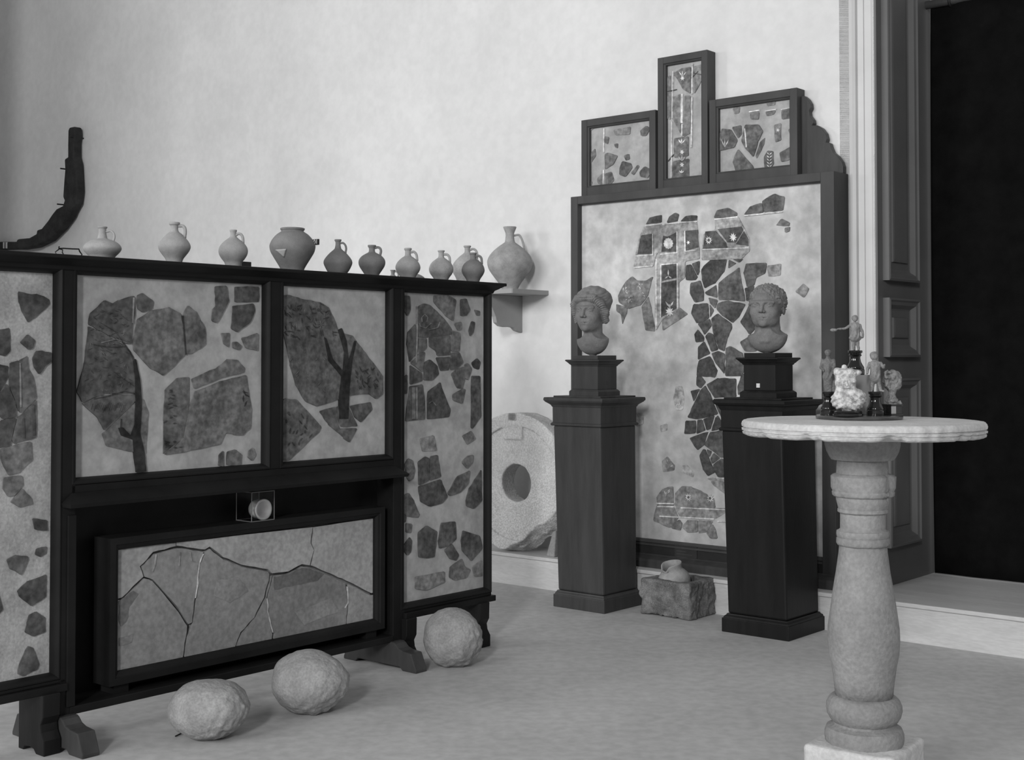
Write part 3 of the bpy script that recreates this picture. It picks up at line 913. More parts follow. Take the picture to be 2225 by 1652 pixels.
for q in ((30, 40), (54, 66)):
    a_ = [WL.hit(px, py, yp - .004) for px, py in Zp([(q[0], 1245), (q[1], 1245), (q[1], 1303), (q[0], 1303)])]
    MB().prism_xz([(x - cx, z - z0) for x, z in a_], -.106, -.09).build('white_band', M_WHITE, pr)
for px, py in Zp([(600, 552), (570, 888), (690, 250)]):
    x, z = WL.hit(px, py, yp)
    MB().tube([(x - cx, -.13, z - z0), (x - cx, 0.0, z - z0)], .006, 8).build('nail', M_WIRE, pr)

# number plate on the wall
x0, z0 = WL.hit(676, 533, WALL_Y - .006); x1, z1 = WL.hit(692.5, 519.5, WALL_Y - .006)
lb = thing('number_plate', 'small black number plate with white digits on the wall behind the jars', 'sign', WL.mat((x0 + x1) / 2, WALL_Y, z0))
MB().box((x0 - x1) / 2, (x1 - x0) / 2, -.008, 0, 0, z1 - z0).build('plate', M_BLACK, lb)
h = z1 - z0
def text(body, parent, x, y, z, size, mat, name='lettering'):
    cu = bpy.data.curves.new(name, 'FONT')
    cu.body = body; cu.size = size; cu.align_x = 'CENTER'; cu.align_y = 'CENTER'; cu.extrude = 0.0008
    ob = bpy.data.objects.new(name, cu)
    COL.objects.link(ob)
    dg = bpy.context.evaluated_depsgraph_get()
    me = bpy.data.meshes.new_from_object(ob.evaluated_get(dg))
    bpy.data.objects.remove(ob, do_unlink=True)
    me.materials.clear(); me.materials.append(mat)
    o2 = bpy.data.objects.new(name, me)
    COL.objects.link(o2)
    o2.parent = parent
    o2.matrix_local = Matrix.Translation((x, y, z)) @ Matrix.Rotation(math.pi / 2, 4, 'X')
    return o2
text('01', lb, (x1 - x0) * .14, -.009, h * .5, h * 1.12, M_WHITE)

# ================================================================== fresco display screen
hx = lambda px, py=780, y=0.0: SC.hit(px, py, y)[0]
hz = lambda px, py, y=0.0: SC.hit(px, py, y)[1]
PY = .03                                   # plane of the plaster panels
xA1 = hx(111, 900, PY); xB0 = hx(161, 780, PY); xB1 = hx(567, 780, PY); xC0 = hx(609, 780, PY); xC1 = hx(836, 780, PY); xD0 = hx(869, 900, PY); xD1 = hx(1050, 900, PY)
xEnd = hx(1068, 900); wing = xD1 - xD0
xA0 = xA1 - wing
xBeg = xA0 - (xEnd - xD1)
zTop = hz(600, 583, -.05); zCor = zTop - .035
zP1 = (hz(163, 598, PY) + hz(870, 636, PY)) / 2
zBc = (hz(158, 1037, PY) + hz(834, 987, PY)) / 2
zWb = (hz(868, 1310, PY) + hz(1050, 1277, PY)) / 2
zW0 = hz(870, 1340); zL1 = hz(154, 1536); zL0 = hz(131, 1559)
zM1 = (hz(138, 1072) + hz(868, 1012)) / 2; zM0 = (hz(133, 1098, -.05) + hz(893, 1030, -.05)) / 2
OFF = ((xBeg + xEnd) / 2, .05, 0)
scr = thing('fresco_display_screen', 'long black wooden screen holding plaster panels of pieced fresco fragments', 'display screen', SC.mat(*OFF))
def sb(name, x0, x1, y0, y1, z0, z1, mat=M_DARK, bev=.003):
    return MB().box(x0 - OFF[0], x1 - OFF[0], y0 - OFF[1], y1 - OFF[1], z0, z1).build(name, mat, scr, bevel=bev)
mw = .024
sb('top_board', xBeg - .04, xEnd + .045, -.055, .34, zTop - .014, zTop)
MB().sections([(zCor - .012, (xEnd - xBeg) / 2 + .004, .056, 0, 0), (zCor, (xEnd - xBeg) / 2 + .008, .062, 0, 0), (zTop - .026, (xEnd - xBeg) / 2 + .022, .078, 0, 0), (zTop - .014, (xEnd - xBeg) / 2 + .036, .1, 0, 0)]).build('cornice', M_DARK, scr)
sb('top_rail', xBeg, xEnd, 0, .1, zP1 + mw, zCor - .01)
TD = .10
sb('stile', xBeg, xA0 - mw, 0, TD, zW0, zP1 + mw)
sb('stile', xD1 + mw * .6, xEnd, 0, TD, zW0, zP1 + mw)
sb('stile', xA1 + mw, xB0 - mw * .3, 0, TD, zL0, zP1 + mw)
sb('stile', xC1 + mw, xD0 - mw * .05, 0, TD, zL0, zP1 + mw)
sb('mullion', xB1 + mw, xC0 - mw * .3, 0, TD, zBc - mw, zP1 + mw)
sb('wing_bottom_rail', xBeg, xA1 + mw + .02, 0, TD, zW0 + .012, zWb - mw)
sb('wing_bottom_rail', xD0 - .005, xEnd, 0, TD, zW0 + .012, zWb - mw)
sb('base_moulding', xBeg - .012, xA1 + mw + .02, -.016, TD + .01, zW0 - .014, zW0 + .012)
sb('base_moulding', xD0 - .006, xEnd + .014, -.016, TD + .01, zW0 - .014, zW0 + .012)
sb('middle_rail', xB0 - mw, xC1 + mw, 0, TD, zM0, zBc - mw)
sb('lower_rail', xB0 - mw, xC1 + mw, -.004, TD + .05, zL0, zL1)
sb('back_board', xA1 + mw, xD0, TD + .05, TD + .065, zL0, zM0 + .05, M_DARK, 0)
sb('inner_post', xB0 - mw * 1.6, xB0 - .006, -.006, .06, zL1, zM0 - .04)
cxm = (xB0 + xC1) / 2 - OFF[0]; hxm = (xC1 - xB0) / 2
MB().sections([(zM0 - .012, hxm + .058, .028, cxm, -.076), (zM0, hxm + .062, .032, cxm, -.076), (zM1, hxm + .022, .004, cxm, -.052)]).build('ledge_moulding', M_DARK, scr)
PANELS = {}
for key, x0, x1, z0, z1 in (('A', xA0, xA1, zWb, zP1), ('B', xB0, xB1, zBc, zP1), ('C', xC0, xC1, zBc, zP1), ('D', xD0, xD1, zWb, zP1)):
    pn = MB().box(x0 - .01 - OFF[0], x1 + .01 - OFF[0], PY - OFF[1], PY + .02 - OFF[1], z0 - .01, z1 + .01).build('plaster_panel', M_ROUGHP if key == 'A' else M_PLAST, scr)
    MB().ring(x0 - mw - OFF[0], x1 + mw - OFF[0], z0 - mw, z1 + mw, [(0, .002 - OFF[1]), (.002, -.003 - OFF[1]), (.007, -.004 - OFF[1]), (.013, .001 - OFF[1]), (.018, .009 - OFF[1]), (.022, .021 - OFF[1]), (.024, .04 - OFF[1])]).build('panel_moulding', M_DARK, scr, autos=True)
    PANELS[key] = Panel(scr, SC, OFF, PY, pn)
# legs of the wings
def wing_leg(x0, x1):
    p = [(-.035, 0), (-.035, .05), (-.018, .075), (-.014, .10), (-.028, .125), (-.030, zW0 - .01), (.125, zW0 - .01), (.125, .0), (.095, 0), (.085, .014), (.055, .018), (.03, .014), (.015, 0)]
    MB().prism_yz([(y - OFF[1], z) for y, z in p], x0 - OFF[0], x1 - OFF[0]).build('leg', M_PED2, scr, bevel=.003)
xf1 = SC.loc(floor_pt(171, 1649))[0]; xf2 = SC.loc(floor_pt(893, 1463))[0]
fwid = .066
xg = SC.loc(floor_pt(95, 1646))[0]
wing_leg(xg, xg + .062)
wing_leg(xf2 + fwid + .006, xf2 + fwid + .068)
xe = SC.loc(floor_pt(1054, 1402))[0]
wing_leg(xe - .06, xe)
wing_leg(xBeg + .06, xBeg + .12)
# spreading feet of the middle part
for xf in (xf1, xf2):
    p = [(-.155, 0), (-.155, .012), (-.125, .078), (-.075, .082), (-.05, .09), (-.032, .106), (-.02, zL0 + .004), (.14, zL0 + .004), (.155, .106), (.18, .09), (.21, .082), (.255, .078), (.285, .012), (.285, 0), (.21, 0), (.195, .014), (-.06, .014), (-.075, 0)]
    MB().prism_yz([(y - OFF[1], z) for y, z in p], xf - OFF[0], xf + fwid - OFF[0]).build('foot', M_PED1, scr, bevel=.004)

# fragments on the four panels
ZA1 = lambda p: zpx(0, 580, 3.306, p)
ZA2 = lambda p: zpx(0, 1050, 2.7435, p)
A = PANELS['A']
for poly, g in (([(130, 180), (230, 200), (270, 195), (355, 235), (360, 265), (290, 335), (205, 400), (160, 320), (140, 260)], .09), ([(-60, 460), (70, 440), (75, 600), (45, 640), (-50, 615)], .08), ([(150, 540), (200, 485), (250, 530), (235, 585), (200, 590)], .13),
                ([(260, 605), (300, 603), (330, 612), (373, 615), (373, 680), (320, 720), (285, 770), (250, 720), (240, 660)], .08), ([(75, 690), (135, 675), (135, 1040), (110, 960), (70, 850)], .10), ([(139, 672), (200, 640), (205, 730), (240, 790), (262, 940), (180, 1020), (150, 1048), (139, 1040)], .15),
                ([(-60, 690), (60, 715), (55, 800), (0, 900), (-60, 940)], .08), ([(5, 920), (50, 840), (110, 980), (118, 1075), (20, 1090), (-20, 1040)], .10), ([(8, 1105), (115, 1085), (90, 1200), (75, 1285), (-20, 1300)], .09), ([(130, 1080), (160, 1060), (262, 958), (262, 1225), (100, 1270), (90, 1240)], .14),
                ([(5, 1312), (85, 1290), (225, 1255), (230, 1385), (130, 1480), (60, 1495), (5, 1370)], .17), ([(25, 1520), (120, 1505), (160, 1500), (165, 1565), (110, 1640), (60, 1650), (25, 1590)], .16),
                ([(-80, 1000), (-30, 960), (-10, 1100), (-70, 1150)], .1), ([(-120, 250), (-40, 230), (-30, 330), (-100, 380)], .1), ([(-140, 700), (-75, 690), (-80, 900), (-140, 880)], .1)):
    A.frag(grow(ZA1(poly), .7), g)
for poly, g in (([(135, 30), (190, 95), (195, 125), (120, 145), (62, 112)], .16), ([(195, 210), (283, 220), (283, 285), (210, 280)], .09), ([(215, 390), (283, 378), (280, 420), (240, 445), (208, 425)], .10), ([(40, 455), (90, 430), (165, 435), (170, 460), (130, 548), (60, 510)], .15),
                ([(105, 640), (160, 590), (278, 545), (275, 680), (190, 735), (115, 680)], .09), ([(160, 840), (170, 790), (215, 765), (272, 800), (272, 890), (200, 915), (150, 890)], .09), ([(105, 1110), (150, 1000), (170, 970), (200, 985), (235, 1075), (225, 1110), (140, 1155), (105, 1140)], .13),
                ([(-80, 700), (-10, 640), (20, 760), (-60, 820)], .1), ([(-100, 250), (-20, 230), (-10, 330), (-80, 380)], .12)):
    A.frag(ZA2(poly), g)
A.stroke(ZA1([(147, 690), (150, 860), (152, 1010)]), 1.3, .26)
A.stroke(ZA1([(172, 1090), (178, 1230)]), 1.0, .10)
A.stroke(ZA1([(240, 990), (248, 1210)]), 2.2, .09)

ZB = lambda p: zpx(0, 450, 2.5415, p)
B = PANELS['B']
BP = []
for poly, g in (([(500, 590), (580, 515), (620, 535), (660, 515), (743, 490), (748, 600), (733, 640), (728, 755), (700, 755), (565, 688), (490, 648)], .10), ([(490, 658), (560, 694), (700, 768), (740, 830), (760, 1026), (570, 1031), (455, 1076), (425, 1020), (470, 860), (480, 760)], .105),
                ([(455, 1085), (560, 1042), (755, 1036), (758, 1062), (575, 1232), (540, 1160)], .12), ([(582, 1242), (758, 1072), (790, 1060), (820, 1130), (805, 1360), (720, 1350), (590, 1320), (567, 1250)], .17),
                ([(757, 490), (790, 475), (850, 520), (840, 560), (790, 580), (762, 560)], .13), ([(760, 622), (840, 572), (940, 555), (1000, 590), (1018, 720), (1022, 818), (905, 930), (830, 890), (738, 788), (738, 740)], .17),
                ([(1015, 592), (1040, 545), (1080, 575), (1135, 670), (1135, 760), (1060, 808), (1032, 812)], .16), ([(1190, 440), (1250, 435), (1265, 520), (1200, 640), (1175, 630), (1175, 570), (1195, 545)], .15),
                ([(1299, 440), (1433, 440), (1430, 523), (1299, 526)], .12), ([(1290, 545), (1400, 535), (1412, 570), (1380, 640), (1310, 690), (1280, 670)], .10), ([(1220, 695), (1270, 695), (1265, 775), (1240, 760)], .19), ([(1285, 750), (1310, 742), (1338, 770), (1325, 790), (1288, 780)], .19),
                ([(1337, 725), (1425, 697), (1425, 793), (1362, 778)], .17), ([(915, 1010), (980, 945), (1048, 940), (1042, 1100), (1008, 1275), (902, 1365), (905, 1180)], .14), ([(1057, 950), (1200, 890), (1260, 840), (1310, 845), (1355, 890), (1350, 912), (1210, 948), (1077, 1003)], .17),
                ([(1077, 1022), (1210, 968), (1360, 928), (1370, 1000), (1390, 1110), (1385, 1220), (1340, 1260), (1290, 1255), (1245, 1245), (1220, 1310), (1000, 1355), (912, 1368), (1018, 1280), (1052, 1100)], .17),
                ([(1210, 1370), (1235, 1345), (1235, 1430), (1210, 1430)], .16), ([(1255, 1350), (1300, 1340), (1335, 1365), (1335, 1425), (1250, 1425)], .17), ([(1375, 1350), (1400, 1328), (1412, 1370), (1395, 1400), (1372, 1385)], .17)):
    B.frag(grow(ZB(poly), .6), g)
    BP.append(ZB(poly))
B.frag(ZB([(735, 850), (752, 840), (775, 950), (785, 1080), (775, 1250), (800, 1360), (810, 1462), (755, 1465), (740, 1360), (735, 1285), (670, 1262), (655, 1220), (680, 1218), (722, 1262), (745, 1200), (750, 1060), (745, 930)]), .035, .0078, 'painted_tree_trunk', .4)
for pts, w_, g in (([(745, 860), (720, 800), (690, 770), (600, 775), (520, 760)], 1.2, .06), ([(750, 1030), (690, 1018), (600, 1045), (520, 1060)], 1.0, .06), ([(720, 800), (640, 690), (560, 640)], .8, .07), ([(760, 1000), (700, 960), (630, 910)], .7, .07), ([(735, 640), (740, 500)], 1.5, .27),
                   ([(700, 750), (640, 730), (560, 750)], .8, .22), ([(1012, 600), (1020, 720), (1028, 815)], 1.2, .06), ([(672, 1170), (668, 1225)], .9, .06)):
    B.stroke(ZB(pts), w_, g)
mk = []
for k in range(70):
    mk.append(leafmark(*ZB([(random.uniform(480, 735), random.uniform(560, 1010))])[0], random.uniform(-.6, .9) + 3.14, random.uniform(6, 14), random.uniform(.5, 1.0)))
for k in range(22):
    mk.append(leafmark(*ZB([(515 + k * 8.5, 1085 + 8 * math.sin(k))])[0], 1.9, 15 + 3 * math.sin(k * 1.7), .5))
for k in range(22):
    mk.append(leafmark(*ZB([(random.uniform(920, 985), random.uniform(975, 1340))])[0], random.uniform(2.4, 3.4), random.uniform(6, 12), 1.3))
for k in range(12):
    mk.append(leafmark(*ZB([(random.uniform(920, 1020), random.uniform(1280, 1340))])[0], random.uniform(2.4, 3.4), random.uniform(8, 14), 1.2))
mk = [m_ for m_ in mk if inside(m_[0], BP) and inside(m_[2], BP)]
B.multi(mk, .07, 'painted_foliage', .0072)
B.multi([m_ for m_ in [leafmark(*ZB([(random.uniform(490, 730), random.uniform(600, 1030))])[0], random.uniform(0, 6.3), random.uniform(5, 11), .45) for k in range(44)] if inside(m_[0], BP) and inside(m_[2], BP)], .19, 'painted_highlights', .0074)
B.multi([leafmark(*ZB([(1345 + dx_, 1010 + dy_)])[0], a_, 14, 1.8) for dx_, dy_, a_ in ((0, 0, 1.2), (5, 20, .6), (0, 30, 1.6), (20, 60, 2.0), (-8, 10, .2))], .06, 'painted_bird', .0072)

ZC = lambda p: zpx(580, 450, 2.5422, p)
C_ = PANELS['C']
CP = []
for poly, g in (([(85, 490), (120, 485), (180, 505), (300, 530), (345, 560), (380, 640), (395, 690), (470, 710), (540, 800), (638, 930), (643, 1030), (605, 1060), (560, 1030), (460, 1040), (280, 1100), (215, 1075), (165, 990), (130, 870), (95, 700)], .115),
                ([(78, 1090), (100, 1060), (165, 1065), (300, 1215), (290, 1240), (120, 1400), (78, 1402)], .115), ([(290, 1130), (382, 1104), (395, 1200), (420, 1272), (340, 1200)], .10), ([(388, 1102), (452, 1107), (500, 1210), (410, 1215), (396, 1170)], .10), ([(405, 1225), (498, 1222), (455, 1300), (424, 1275)], .11), ([(458, 1100), (575, 1078), (583, 1120), (520, 1190), (488, 1165)], .09)):
    C_.frag(grow(ZC(poly), .6), g * 1.25)
    CP.append(ZC(poly))
C_.frag(ZC([(395, 680), (415, 670), (440, 740), (452, 850), (485, 740), (495, 740), (472, 850), (457, 1000), (450, 1170), (400, 1170), (400, 1050), (413, 935), (342, 850), (318, 720), (328, 725), (365, 840), (420, 905), (428, 800)]), .035, .0078, 'painted_tree_trunk', .3)
mk = []
for k in range(60):
    x_ = random.uniform(95, 370)
    mk.append(leafmark(*ZC([(x_, random.uniform(520, 720) + max(0, x_ - 300) * .5)])[0], random.uniform(-.4, 1.6), random.uniform(6, 15), random.uniform(.8, 1.6)))
for k in range(30):
    mk.append(leafmark(*ZC([(random.uniform(500, 620), random.uniform(900, 1010))])[0], random.uniform(-2.5, -.6), random.uniform(7, 13), 1.1))
for k in range(22):
    mk.append(leafmark(*ZC([(random.uniform(90, 240), random.uniform(1100, 1330))])[0], random.uniform(-2.5, -.6), random.uniform(7, 13), 1.2))
mk = [m_ for m_ in mk if inside(m_[0], CP) and inside(m_[2], CP)]
C_.multi(mk, .065, 'painted_foliage', .0072)
C_.multi([m_ for m_ in [leafmark(*ZC([(random.uniform(110, 340), random.uniform(540, 1040))])[0], random.uniform(-2.5, -.6), random.uniform(6, 13), .7) for k in range(46)] if inside(m_[0], CP) and inside(m_[2], CP)] + [star(*ZC([(300, 650)])[0], 3, 9, 7)], .19, 'painted_highlights', .0076)

ZD = lambda p: zpx(860, 620, 4.13, p)
ZD2 = lambda p: zpx(780, 960, 8.26, p)
ZD4 = lambda p: zpx(580, 1050, 2.744, p)
ID = lambda p: p
D = PANELS['D']
for z, poly, g in ((ZD, [(85, 95), (125, 95), (130, 230), (105, 275), (85, 230)], .10), (ZD, [(205, 190), (255, 165), (310, 180), (430, 300), (500, 390), (498, 438), (330, 458), (285, 466), (205, 466), (198, 330)], .12), (ZD, [(110, 430), (180, 350), (193, 470), (193, 600), (125, 690), (105, 520)], .11),
                   (ZD, [(345, 95), (460, 90), (540, 130), (520, 250), (515, 320), (450, 270), (390, 200), (345, 150)], .18), (ZD, [(585, 130), (635, 120), (665, 220), (640, 265), (585, 275)], .15), (ZD, [(705, 220), (755, 235), (755, 270), (730, 270)], .17), (ZD, [(530, 345), (590, 330), (590, 390), (560, 405)], .16),
                   (ZD, [(660, 400), (685, 325), (712, 335), (690, 430), (668, 455)], .12), (ZD, [(510, 410), (580, 430), (575, 590), (502, 590)], .16), (ZD, [(300, 472), (490, 452), (490, 628), (375, 632), (362, 590), (300, 545)], .14), (ZD, [(502, 607), (570, 602), (605, 690), (560, 740), (494, 758)], .13),
                   (ZD, [(362, 652), (488, 642), (478, 758), (402, 768)], .13), (ZD, [(205, 478), (280, 478), (280, 560), (215, 620)], .13), (ZD, [(130, 720), (238, 792), (238, 858), (130, 888)], .11), (ZD, [(262, 690), (310, 670), (370, 720), (385, 800), (330, 850), (252, 850)], .13), (ZD, [(140, 700), (210, 620), (262, 600), (240, 780)], .15),
                   (ZD, [(622, 712), (650, 702), (683, 750), (650, 850), (624, 830)], .16), (ZD, [(500, 800), (545, 760), (612, 732), (618, 850), (600, 928), (550, 918)], .15), (ZD, [(682, 700), (730, 655), (763, 690), (745, 755), (705, 740)], .10), (ZD, [(40, 850), (105, 805), (100, 975), (42, 975)], .08),
                   (ZD, [(125, 907), (240, 892), (258, 1000), (263, 1200), (90, 1222)], .12), (ZD, [(287, 960), (400, 872), (430, 970), (490, 1120), (480, 1180), (282, 1200)], .09), (ZD, [(515, 985), (600, 932), (625, 935), (600, 1060), (520, 1030)], .15), (ZD, [(682, 815), (755, 815), (763, 1180), (690, 1285), (680, 1280)], .11),
                   (ZD, [(600, 1590), (640, 1540), (697, 1525), (690, 1590), (640, 1645)], .15), (ZD, [(600, 1350), (680, 1310), (720, 1380), (640, 1430)], .26), (ZD, [(220, 1380), (340, 1350), (370, 1480), (240, 1490)], .28),
                   (ZD2, [(825, 420), (880, 305), (960, 330), (1005, 500), (985, 650), (905, 720), (865, 640)], .15), (ZD2, [(1075, 370), (1190, 270), (1262, 300), (1255, 695), (1080, 785)], .10), (ID, [(936, 993), (951, 989), (958, 1036), (934, 1044)], .12),
                   (ID, [(910, 1058), (958, 1043), (973, 1080), (962, 1093), (935, 1101), (915, 1090)], .12), (ID, [(975, 1072), (995, 1036), (1022, 1023), (1018, 1050), (1000, 1070), (977, 1077)], .15), (ID, [(1013, 1090), (1020, 1064), (1046, 1021), (1047, 1088), (1030, 1105), (1015, 1100)], .12),
                   (ID, [(873, 1110), (880, 1075), (888, 1072), (900, 1090), (912, 1120), (908, 1125), (885, 1122)], .14), (ZD2, [(745, 1285), (800, 1292), (853, 1360), (830, 1450), (750, 1450)], .09), (ZD4, [(905, 300), (955, 255), (1015, 290), (1000, 440), (960, 447), (907, 440)], .10),
                   (ZD4, [(1025, 340), (1040, 240), (1125, 230), (1130, 330), (1090, 370), (1030, 390)], .13), (ZD4, [(1060, 400), (1105, 362), (1145, 430), (1130, 462), (1090, 448)], .13), (ZD4, [(1160, 340), (1170, 285), (1270, 315), (1285, 390), (1220, 465), (1165, 400)], .12), (ZD4, [(820, 370), (850, 325), (865, 340), (860, 410), (840, 430), (822, 410)], .13),
                   (ZD4, [(1095, 500), (1165, 450), (1180, 500), (1215, 520), (1190, 565), (1120, 580), (1088, 560)], .19), (ZD4, [(1225, 500), (1283, 460), (1283, 555), (1240, 555)], .2), (ZD4, [(830, 240), (865, 245), (860, 295), (832, 295)], .18), (ZD4, [(890, 560), (1060, 530), (1060, 590), (950, 640), (890, 630)], .24)):
    D.frag(grow(z(poly), .9), g, amp=.6)
D.stroke(ZD([(195, 190), (193, 480), (185, 700)]), 1.2, .24)
D.stroke(ZD([(165, 915), (165, 1200)]), 3.0, .22)
D.stroke(ZD([(190, 915), (192, 1200)]), 1.2, .24)
for pts in ([(240, 330), (235, 290), (262, 260), (290, 290), (285, 330)], [(215, 340), (225, 370), (270, 385), (320, 340)], [(300, 400), (380, 380), (400, 330)], [(300, 1060), (330, 1040), (365, 1080)]):
    D.stroke(ZD(pts), .9, .22)

# ------------------------------------------------------------------ framed cracked fresco standing in the screen's recess
yE = .015
x0 = hx(239, 1300, yE); x1 = (hx(833, 1110, yE) + hx(840, 1365, yE)) / 2
z1 = (hz(239, 1170, yE) + hz(833, 1103, yE)) / 2; z0 = (hz(235, 1493, yE) + hz(840, 1366, yE)) / 2
EO = ((x0 + x1) / 2, yE + .05, z0)
ef = thing('framed_fresco', 'long low boxed frame of cracked fresco standing inside the black screen', 'framed fresco', SC.mat(*EO))
a, b, h = x0 - EO[0], x1 - EO[0], z1 - z0
yb = .05
fw = .026
MB().ring(a, b, 0, h, [(.002, yb), (0, yb), (0, -.05), (fw * .9, -.05), (fw, -.045), (fw + .008, -.042), (fw + .016, -.034), (fw + .02, -.018), (fw + .022, -.01)]).build('frame', M_DARK, ef)
pn = MB().box(a + fw, b - fw, .004, .02, fw, h - fw).build('plaster_bed', material('plaster_bed', .30, .2, 20, .95), ef)
for xx in (a + .03, b - .09):
    MB().box(xx, xx + .06, -.03, .05, -(z0 - zL1) - .001, .002).build('block', M_DARK, ef)
E = Panel(ef, SC, EO, EO[1] - .016, pn)
sh_ = lambda poly: poly
for poly, g in (([(384, 1180), (678, 1146), (678, 1156), (675, 1181), (682, 1196), (673, 1229), (656, 1226), (627, 1242), (592, 1246), (583, 1238), (525, 1227), (487, 1211), (456, 1188), (445, 1194), (419, 1191), (384, 1186)], .36),
                ([(680, 1146), (818, 1126), (818, 1286), (807, 1289), (752, 1262), (718, 1246), (676, 1229), (684, 1196), (678, 1181), (681, 1156)], .36),
                ([(256, 1196), (382, 1180), (382, 1187), (333, 1200), (304, 1231), (311, 1253), (265, 1299), (256, 1301)], .28), ([(256, 1304), (266, 1303), (314, 1257), (331, 1263), (381, 1321), (407, 1361), (403, 1385), (397, 1432), (254, 1460)], .22),
                ([(315, 1254), (308, 1232), (336, 1205), (384, 1191), (419, 1196), (442, 1200), (430, 1229), (428, 1265), (423, 1305), (417, 1352), (409, 1357), (384, 1318), (333, 1260)], .22),
                ([(447, 1200), (456, 1194), (485, 1216), (525, 1232), (583, 1243), (586, 1250), (574, 1298), (552, 1342), (523, 1374), (509, 1410), (401, 1432), (407, 1386), (421, 1353), (427, 1305), (432, 1265), (434, 1229)], .22),
                ([(588, 1252), (592, 1251), (579, 1301), (581, 1334), (592, 1378), (590, 1394), (512, 1410), (526, 1375), (556, 1342), (578, 1298)], .20),
                ([(594, 1252), (627, 1248), (656, 1232), (673, 1234), (718, 1252), (751, 1268), (754, 1320), (751, 1361), (593, 1394), (596, 1378), (585, 1334), (582, 1301)], .185), ([(758, 1270), (806, 1295), (813, 1292), (820, 1292), (820, 1348), (754, 1361), (757, 1320)], .24)):
    ge = round(g * (1.18 if g < .3 else 1.02), 2)
    E.frag(poly, ge, random.uniform(.006, .0085), 'plaster_slab', 1.0, back=.022, mat=material('cracked_plaster_%02d' % round(ge * 100), ge, .22, 3.5, .9, .16, 45, .1, speck=.12, detail=9, spscale=16))
for poly, g in (([(595, 1254), (627, 1249), (656, 1234), (673, 1236), (705, 1249), (690, 1262), (645, 1272), (596, 1282)], .11), ([(258, 1308), (290, 1284), (300, 1290), (280, 1320), (275, 1352), (262, 1362), (258, 1350)], .13), ([(259, 1388), (290, 1378), (286, 1398), (259, 1404)], .14), ([(470, 1262), (520, 1255), (540, 1285), (500, 1310), (465, 1295)], .19), ([(640, 1330), (720, 1300), (735, 1330), (660, 1360)], .2)):
    E.frag(poly, g * 1.4, .0094, 'stain', 1.6, mat=material('stain_paint_%02d' % round(g * 130), g * 1.3, .3, 5, .9, .1, 50, .1, speck=.15, spscale=14))
for pts, w_, g in (([(443, 1204), (438, 1214), (434, 1226), (432, 1240), (430.5, 1255), (430.5, 1268), (428, 1284), (425.5, 1300)], (.5, .9, .8, 1.1, .8, 1.1, .7, .4), .6), ([(581, 1301), (583, 1315), (582.5, 1330), (587, 1348), (590, 1362), (594, 1375)], (.5, .8, .6, .8, .6, .4), .4), ([(756, 1275), (757, 1310), (750, 1322)], .9, .45), ([(340, 1205), (337, 1228), (332, 1243)], 1.2, .33), ([(392, 1200), (390, 1230)], 1.0, .3), ([(414, 1200), (417, 1220), (424, 1221)], 1.0, .33)):
    E.stroke(pts, w_, g, 'stain', .0102)

# glass box with a small pot, standing on that frame
gx0, gz0 = SC.hit(548, 1134, yE); gx1 = SC.hit(597, 1128, yE)[0]; gz1 = SC.hit(548, 1072, yE)[1]
gz0 = z1
GO = ((gx0 + gx1) / 2, yE + .05, gz0)
gb = thing('glass_box', 'small glass display box with thin metal edges standing in the dark recess', 'glass box', SC.mat(*GO))
gw, gd, gh = (gx1 - gx0) / 2, .046, gz1 - gz0
gm = glass_mat()
e = .0012
for nm, q in (('pane', (-gw, gw, -gd, -gd + .002, 0, gh)), ('pane', (-gw, gw, gd - .002, gd, 0, gh)), ('pane', (-gw, -gw + .002, -gd + .002, gd - .002, 0, gh)), ('pane', (gw - .002, gw, -gd + .002, gd - .002, 0, gh)), ('pane', (-gw, gw, -gd, gd, gh, gh + .002))):
    MB().box(*q).build(nm, gm, gb)
for sx in (-gw, gw):
    for sy in (-gd, gd):
        MB().box(sx - e, sx + e, sy - e, sy + e, 0, gh + .002).build('edge_strip', M_EDGE, gb)
for z_ in (0.0, gh):
    for sy in (-gd, gd):
        MB().box(-gw, gw, sy - e, sy + e, z_, z_ + .0024).build('edge_strip', M_EDGE, gb)
    for sx in (-gw, gw):
        MB().box(sx - e, sx + e, -gd, gd, z_, z_ + .0024).build('edge_strip', M_EDGE, gb)
cx = SC.hit(570, 1105, yE + .02)[0]; cz = .0425
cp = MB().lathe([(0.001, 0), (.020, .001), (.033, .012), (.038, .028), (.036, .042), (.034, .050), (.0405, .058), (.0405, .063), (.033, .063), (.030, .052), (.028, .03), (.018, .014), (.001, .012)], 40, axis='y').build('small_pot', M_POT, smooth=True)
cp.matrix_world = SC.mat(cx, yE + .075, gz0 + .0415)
tag(cp, 'tiny pale pot lying on its side inside the glass box', 'pot')

